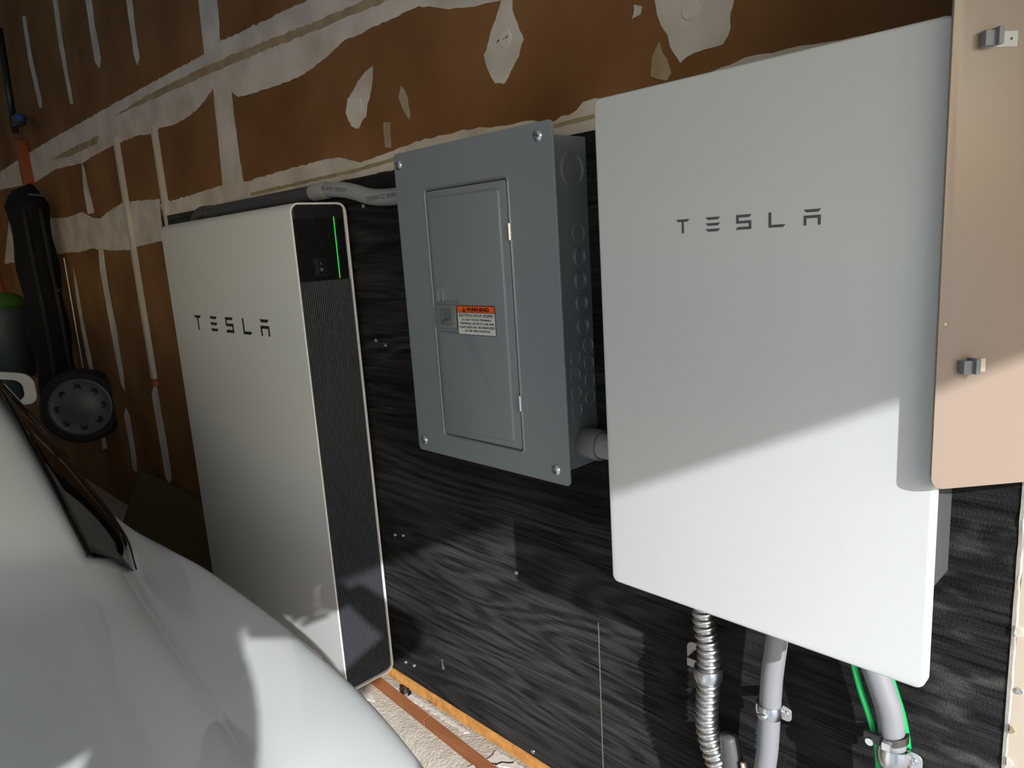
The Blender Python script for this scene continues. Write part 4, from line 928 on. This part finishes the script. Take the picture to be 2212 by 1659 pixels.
# ------------------------------------------------------------------ clutter in the dark back of the garage
# spare wheel with a plastic hubcap, leaning on the wall
sp = empty('spare_wheel', (-3.02, -0.10, -0.105), 'spare wheel with round-holed grey hubcap in the dark corner', 'wheel')
sp.scale = (0.82, 0.82, 0.82)
ax = Vector((0.9, -0.42, 0.05))
bm = bm_new(); lathe(bm, (0, 0, 0), ax, [(0.13, -0.10), (0.185, -0.10), (0.20, -0.08), (0.205, -0.03), (0.20, 0.01), (0.185, 0.03), (0.155, 0.03), (0.15, 0.01)], 40); done('tire', bm, 'rubber', sp, auto=40)
bm = bm_new(); lathe(bm, (0, 0, 0), ax, [(0.160, 0.008), (0.158, 0.026), (0.145, 0.030), (0.135, 0.024), (0.07, 0.034), (0.04, 0.045), (0, 0.048)], 40); hc = done('hubcap', bm, 'hubcap', sp, auto=40)
q = ax.normalized().to_track_quat('Z', 'Y').to_matrix()
for k in range(8):
    a = 2 * math.pi * k / 8; c = q @ Vector((0.110 * math.cos(a), 0.110 * math.sin(a), 0.0285)); bm = bm_new(); lathe(bm, c, ax, [(0.019, -0.006), (0.019, 0.0015), (0.016, 0.0015), (0.012, 0.0), (0, 0.0)], 16); done('vent_hole', bm, 'panel_black', hc)
# folded chairs / bag hanging in black fabric
bg = empty('folding_chair_bag', (-3.36, -0.10, -0.15), 'tall black fabric bag with loose straps hanging on the far wall', 'bag')
bm = bm_new(); path = [(0, 0.0, 0.0), (0, 0.0, 0.25), (0, 0.002, 0.6), (0, 0.004, 0.9), (0, 0.0, 1.0), (0, -0.01, 1.03)]
tube(bm, catmull(path, 6), lambda s: 0.082 + 0.006 * math.sin(s * 21) - (0.05 if s < 0.01 else 0) - max(0, (s - 0.95)) * 0.5, 22); done('bag', bm, 'black_fabric', bg, smooth=True)
for dy in (-0.03, 0.035):
    bm = bm_new(); tube(bm, catmull([(0.083, dy, 0.93), (0.090, dy, 0.7), (0.093, dy + 0.004, 0.4), (0.088, dy, 0.12)], 6), 0.010, 8); done('strap', bm, 'rubber', bg, smooth=True)
bm = bm_new(); tube(bm, [(0.085, -0.0, 0.99), (0.085, 0.06, 0.985)], 0.006, 8); done('top_seam', bm, 'bin_bluegrey', bg)
bm = bm_new(); lathe(bm, (0, 0, 0), (1, 0, 0), [(0.0, 0.0), (0.006, 0.002), (0.006, 0.006), (0, 0.009)], 10)
for v in bm.verts: v.co += Vector((0.085, 0.045, 0.56))
done('snap_button', bm, 'rim_white', bg, smooth=True)
cd = bm_new(); tube(cd, [(-3.06, -0.055, 0.55), (-3.05, -0.06, 0.0)], 0.0035, 6); tag(done('pull_cord', cd, 'zinc_dull'), 'thin pale cord hanging beside the black bag', 'cord')
# blue-grey bin standing on a shelf bracket, lime rim
bn = empty('storage_bin', (-4.05, -0.175, -0.05), 'blue-grey round-topped bin with green rim at the left edge', 'bin')
bm = bm_new(); lathe(bm, (0, 0, 0), (0, 0, 1), [(0, 0), (0.11, 0), (0.12, 0.02), (0.14, 0.30), (0.132, 0.37), (0.10, 0.42), (0.055, 0.445), (0, 0.45)], 28); done('tub', bm, 'bin_bluegrey', bn, auto=50)
bm = bm_new(); lathe(bm, (0, 0, 0), (0, 0, 1), [(0.132, 0.375), (0.138, 0.385), (0.120, 0.425), (0.08, 0.452), (0.08, 0.446), (0.112, 0.42)], 28); done('rim', bm, 'green_plastic', bn, auto=50)
bm = bm_new(); box(bm, -4.5, -3.7, -0.32, 0.0115, -0.08, -0.05, 0.002); box(bm, -3.76, -3.72, -0.31, -0.27, FLOOR, -0.08); box(bm, -4.48, -4.44, -0.31, -0.27, FLOOR, -0.08)
tag(done('low_shelf', bm, 'raw_wood'), 'low wooden shelf in the dark carrying the blue-grey bin', 'shelf')
# orange level / board and a dark pole
bm = bm_new(); box(bm, -3.70, -3.64, -0.03, 0.0115, 0.72, 1.13, 0.004); tag(done('orange_board', bm, 'orange_plastic'), 'upright orange plastic board on the far left wall', 'board')
bm = bm_new(); box(bm, -4.95, -4.90, -0.36, 0.0115, 0.30, 0.92, 0.01); tag(done('orange_sheet', bm, 'orange_plastic'), 'orange sheet hanging at the left edge above the bin', 'board')
bm = bm_new(); tube(bm, [(-3.52, -0.045, 1.60), (-3.50, -0.06, 1.14)], 0.016, 10); tag(done('dark_pole', bm, 'screw_black', smooth=True), 'dark pole hanging at the upper left corner', 'pole')
cl = empty('spring_clamp', (-3.42, -0.05, 1.19), 'blue-tipped spring clamp beside the dark pole', 'clamp')
bm = bm_new(); box(bm, -0.06, 0.02, -0.02, 0.02, -0.03, 0.02, 0.006); done('jaw', bm, 'screw_black', cl)
bm = bm_new(); lathe(bm, (0.05, 0, -0.005), (1, -0.4, -0.2), [(0, 0), (0.02, 0.004), (0.022, 0.03), (0.014, 0.05), (0, 0.052)], 14); done('tip', bm, 'blue_plastic', cl, smooth=True)
# olive board standing against the wall behind the battery
bm = bm_new(); box(bm, -2.62, -1.585, -0.016, 0.0, FLOOR + 0.001, -0.352, 0.003)
for v in bm.verts: v.co.y += -0.375 * (-0.352 - v.co.z) / (-0.352 - FLOOR) - 0.002
tag(done('olive_board', bm, 'olive'), 'olive green board leaning against the wall behind the white battery', 'board')

# ------------------------------------------------------------------ the person taking the picture (off frame; the arm shades the battery and car)
def skin_mesh(name, chains, m_index=None):
    """chains: list of lists of (co, radius); chains share a vertex when a start point repeats exactly."""
    verts = []; rad = []; edges = []; idx = {}
    for ch in chains:
        prev = None
        for co, r in ch:
            k = tuple(round(c, 4) for c in co)
            if k not in idx: idx[k] = len(verts); verts.append(co); rad.append(r)
            if prev is not None: edges.append((prev, idx[k]))
            prev = idx[k]
    me = bpy.data.meshes.new(name); me.from_pydata(verts, edges, []); o = bpy.data.objects.new(name, me); COL.objects.link(o)
    md = o.modifiers.new('skin', 'SKIN'); md.use_smooth_shade = True
    for i, v in enumerate(me.skin_vertices[0].data):
        r = rad[i]; v.radius = (r, r) if not isinstance(r, tuple) else r; v.use_root = (i == 0)
    sb = o.modifiers.new('sub', 'SUBSURF'); sb.levels = 2; sb.render_levels = 2
    dg = bpy.context.evaluated_depsgraph_get(); out = bpy.data.meshes.new_from_object(o.evaluated_get(dg))
    bpy.data.objects.remove(o); out.name = name
    return out
mat('skin', (0.50, 0.31, 0.22), 0.5); mat('shirt', (0.05, 0.06, 0.08), 0.85, spec=0.2); mat('trousers', (0.03, 0.035, 0.05), 0.85, spec=0.2); mat('hair', (0.02, 0.014, 0.01), 0.6); mat('shoe', (0.02, 0.02, 0.02), 0.5); mat('eye_white', (0.7, 0.7, 0.7), 0.3)
per = empty('person', (1.07, -1.24, FLOOR), 'person in dark shirt and trousers holding a phone up in front of the wall equipment', 'person')
PC = Vector((1.07, -1.24, 0.0)); Fw = Vector((-0.71, 0.70, 0)).normalized(); Rt = Vector((0.70, 0.71, 0)).normalized()
def at(r, f, z): q = PC + Rt * r + Fw * f; return (q.x, q.y, z)
pel = at(0, 0, FLOOR + 0.96)
rsh = (1.06, -1.00, 0.33); relb = (1.005, -0.735, 0.405); rwr = (0.785, -0.785, 0.475)
lsh = at(-0.19, 0.0, 0.33); lelb = (0.790, -1.35, 0.50); lwr = (0.690, -1.075, 0.455)
neck = at(0, 0.0, 0.43)
chains = [[(pel, 0.135), (at(0, 0.01, 0.05), 0.125), (at(0, 0.0, 0.23), 0.135), (at(0, 0.0, 0.36), 0.10), (neck, 0.056), (at(0, 0.02, 0.50), 0.056)],
          [(at(0, 0.0, 0.36), 0.10), (rsh, 0.062), (tuple((Vector(rsh) + Vector(relb)) / 2), 0.050), (relb, 0.043), (tuple((Vector(relb) * 0.65 + Vector(rwr) * 0.35)), 0.043), (rwr, 0.029)],
          [(at(0, 0.0, 0.36), 0.10), (lsh, 0.062), (tuple((Vector(lsh) + Vector(lelb)) / 2), 0.050), (lelb, 0.043), (tuple(Vector(lelb) * 0.65 + Vector(lwr) * 0.35), 0.040), (lwr, 0.028)]]
for s in (1, -1):
    chains.append([(pel, 0.135), (at(0.10 * s, 0, FLOOR + 0.87), 0.090), (at(0.11 * s, 0.01, FLOOR + 0.65), 0.075), (at(0.115 * s, 0.03, FLOOR + 0.47), 0.056), (at(0.12 * s, 0.0, FLOOR + 0.30), 0.053), (at(0.125 * s, -0.02, FLOOR + 0.09), 0.036)])
me = skin_mesh('body', chains)
bodyo = link('body', me, ['skin', 'shirt', 'trousers'], per, smooth=True); in_world(bodyo)
for p in me.polygons:
    c = p.center; arm_r = (Vector(c) - Vector(rwr)).length; arm_l = (Vector(c) - Vector(lwr)).length
    p.material_index = 0 if (c.z > 0.42 and (Vector(c) - Vector(neck)).length < 0.14) or arm_r < 0.14 or arm_l < 0.12 else (1 if c.z > -0.16 else 2)
# hands: palm plus five separate fingers
def hand(base, d, across, curl, name):
    d = Vector(d).normalized(); across = (Vector(across) - d * Vector(across).dot(d)).normalized(); nrm = d.cross(across); B = Vector(base)
    ch = [[(tuple(B), 0.024), (tuple(B + d * 0.04), 0.026), (tuple(B + d * 0.085), 0.024)]]
    root = tuple(B + d * 0.04)
    out = [skin_mesh(name, [[(tuple(B), (0.020, 0.026)), (root, (0.016, 0.036)), (tuple(B + d * 0.088), (0.013, 0.038))]])]
    for k, L in zip((-1.5, -0.5, 0.5, 1.5), (0.060, 0.074, 0.078, 0.070)):
        p0 = B + d * 0.078 + across * (k * 0.0195); a = curl; seg = [(tuple(p0), 0.0092)]; dd = d
        for f, ff in ((0.45, 1.0), (0.30, 1.0), (0.25, 1.0)):
            dd = (Matrix.Rotation(a * ff, 3, across) @ dd); p0 = p0 + dd * (L * f * 1.15); seg.append((tuple(p0), 0.0082 if f > 0.28 else 0.0070))
        out.append(skin_mesh(name, [seg]))
    t0 = B + d * 0.022 + across * 0.028; th = (d * 0.55 + across * 0.8 + nrm * -0.25).normalized()
    out.append(skin_mesh(name, [[(tuple(t0), 0.0125), (tuple(t0 + th * 0.035), 0.0105), (tuple(t0 + th * 0.045 + d * 0.025), 0.0085)]]))
    bm = bm_new()
    for q in out: bm.from_mesh(q)
    bmesh.ops.recalc_face_normals(bm, faces=bm.faces)
    return in_world(done(name, bm, 'skin', per, smooth=True))
hand(rwr, (-0.10, -0.075, -0.055), (0.15, 0.1, 0.9), 0.30, 'hand')
hand(lwr, (-0.06, 0.12, 0.01), (0.1, 0.1, 0.9), 0.35, 'hand')
# head
hd = Vector(at(0.0, 0.035, 0.55)); bm = bm_new(); bmesh.ops.create_uvsphere(bm, u_segments=28, v_segments=20, radius=1.0)
for v in bm.verts:
    x, y, z = v.co; jaw = 1.0 - 0.22 * max(0, -z) ** 1.5
    f = y * 0.096 * jaw + (0.012 if (y > 0.8 and z < 0) else 0); r = x * 0.075 * jaw
    nose = 0.022 * math.exp(-((x / 0.18) ** 2 + ((z + 0.12) / 0.22) ** 2)) if y > 0 else 0
    brow = 0.005 * math.exp(-((z - 0.22) / 0.12) ** 2) if y > 0 else 0
    sock = -0.008 * (math.exp(-(((abs(x) - 0.40) / 0.18) ** 2 + ((z - 0.04) / 0.12) ** 2))) if y > 0 else 0
    v.co = hd + Rt * r + Fw * (f + nose + brow + sock) + Vector((0, 0, z * 0.115))
head = in_world(done('head', bm, 'skin', per, smooth=True))
for s in (1, -1):
    bm = bm_new(); bmesh.ops.create_uvsphere(bm, u_segments=12, v_segments=8, radius=0.0125)
    for v in bm.verts: v.co += hd + Rt * (0.030 * s) + Fw * 0.076 + Vector((0, 0, 0.004))
    sub(done('eye', bm, 'eye_white', head, smooth=True))
    bm = bm_new(); bmesh.ops.create_uvsphere(bm, u_segments=12, v_segments=8, radius=1.0)
    for v in bm.verts: v.co = hd + Rt * (0.076 * s + v.co.x * 0.010) + Fw * (-0.004 + v.co.y * 0.018) + Vector((0, 0, -0.008 + v.co.z * 0.031))
    sub(done('ear', bm, 'skin', head, smooth=True))
bm = bm_new(); tube(bm, [hd + Rt * a + Fw * (0.088 - 18 * a * a) + Vector((0, 0, -0.055)) for a in (-0.024, -0.012, 0, 0.012, 0.024)], 0.005, 8); sub(done('mouth', bm, 'trousers', head, smooth=True))
bm = bm_new(); bmesh.ops.create_uvsphere(bm, u_segments=24, v_segments=16, radius=1.0)
for v in list(bm.verts):
    if v.co.z < -0.35 or (v.co.y > 0.35 and v.co.z < 0.55): bm.verts.remove(v)
for v in bm.verts:
    x, y, z = v.co; v.co = hd + Rt * (x * 0.082) + Fw * (y * 0.102 - 0.004) + Vector((0, 0, z * 0.124))
o = sub(done('hair', bm, 'hair', head, smooth=True)); so = o.modifiers.new('thick', 'SOLIDIFY'); so.thickness = 0.008; so.offset = -1
for s in (1, -1):
    bm = bm_new(); rows = []
    for f, wd, h in ((-0.07, 0.030, 0.060), (-0.03, 0.038, 0.085), (0.04, 0.042, 0.070), (0.11, 0.046, 0.045), (0.16, 0.040, 0.034), (0.185, 0.020, 0.022)):
        rows.append([bm.verts.new(at(0.125 * s + a, -0.02 + f, FLOOR + b)) for a, b in ((-wd, 0.0), (-wd, h * 0.6), (-wd * 0.6, h), (wd * 0.6, h), (wd, h * 0.6), (wd, 0.0))])
    for A, B in zip(rows, rows[1:]):
        for j in range(6): bm.faces.new((A[j], A[(j + 1) % 6], B[(j + 1) % 6], B[j]))
    bm.faces.new(rows[0]); bm.faces.new(list(reversed(rows[-1]))); in_world(done('shoe', bm, 'shoe', per, smooth=True))
# phone in the hand: its lens is where the picture is taken
Mc = cam.rotation_euler.to_matrix(); cr, cu, cbk = Mc.col[0], Mc.col[1], Mc.col[2]; pc = cam.location + cr * 0.056 - cu * 0.042 + cbk * 0.009
ph = empty('phone', tuple(pc), 'black phone held out in the photographer\'s right hand', 'phone')
bm = bm_new(); box(bm, -0.075, 0.075, -0.0375, 0.0375, -0.004, 0.004, 0.003); o = done('case', bm, 'screw_black', ph, auto=40); bm = bm_new(); box(bm, -0.072, 0.072, -0.0345, 0.0345, 0.0038, 0.0045); s_ = done('screen', bm, 'car_glass', ph)
ph.rotation_euler = cam.rotation_euler
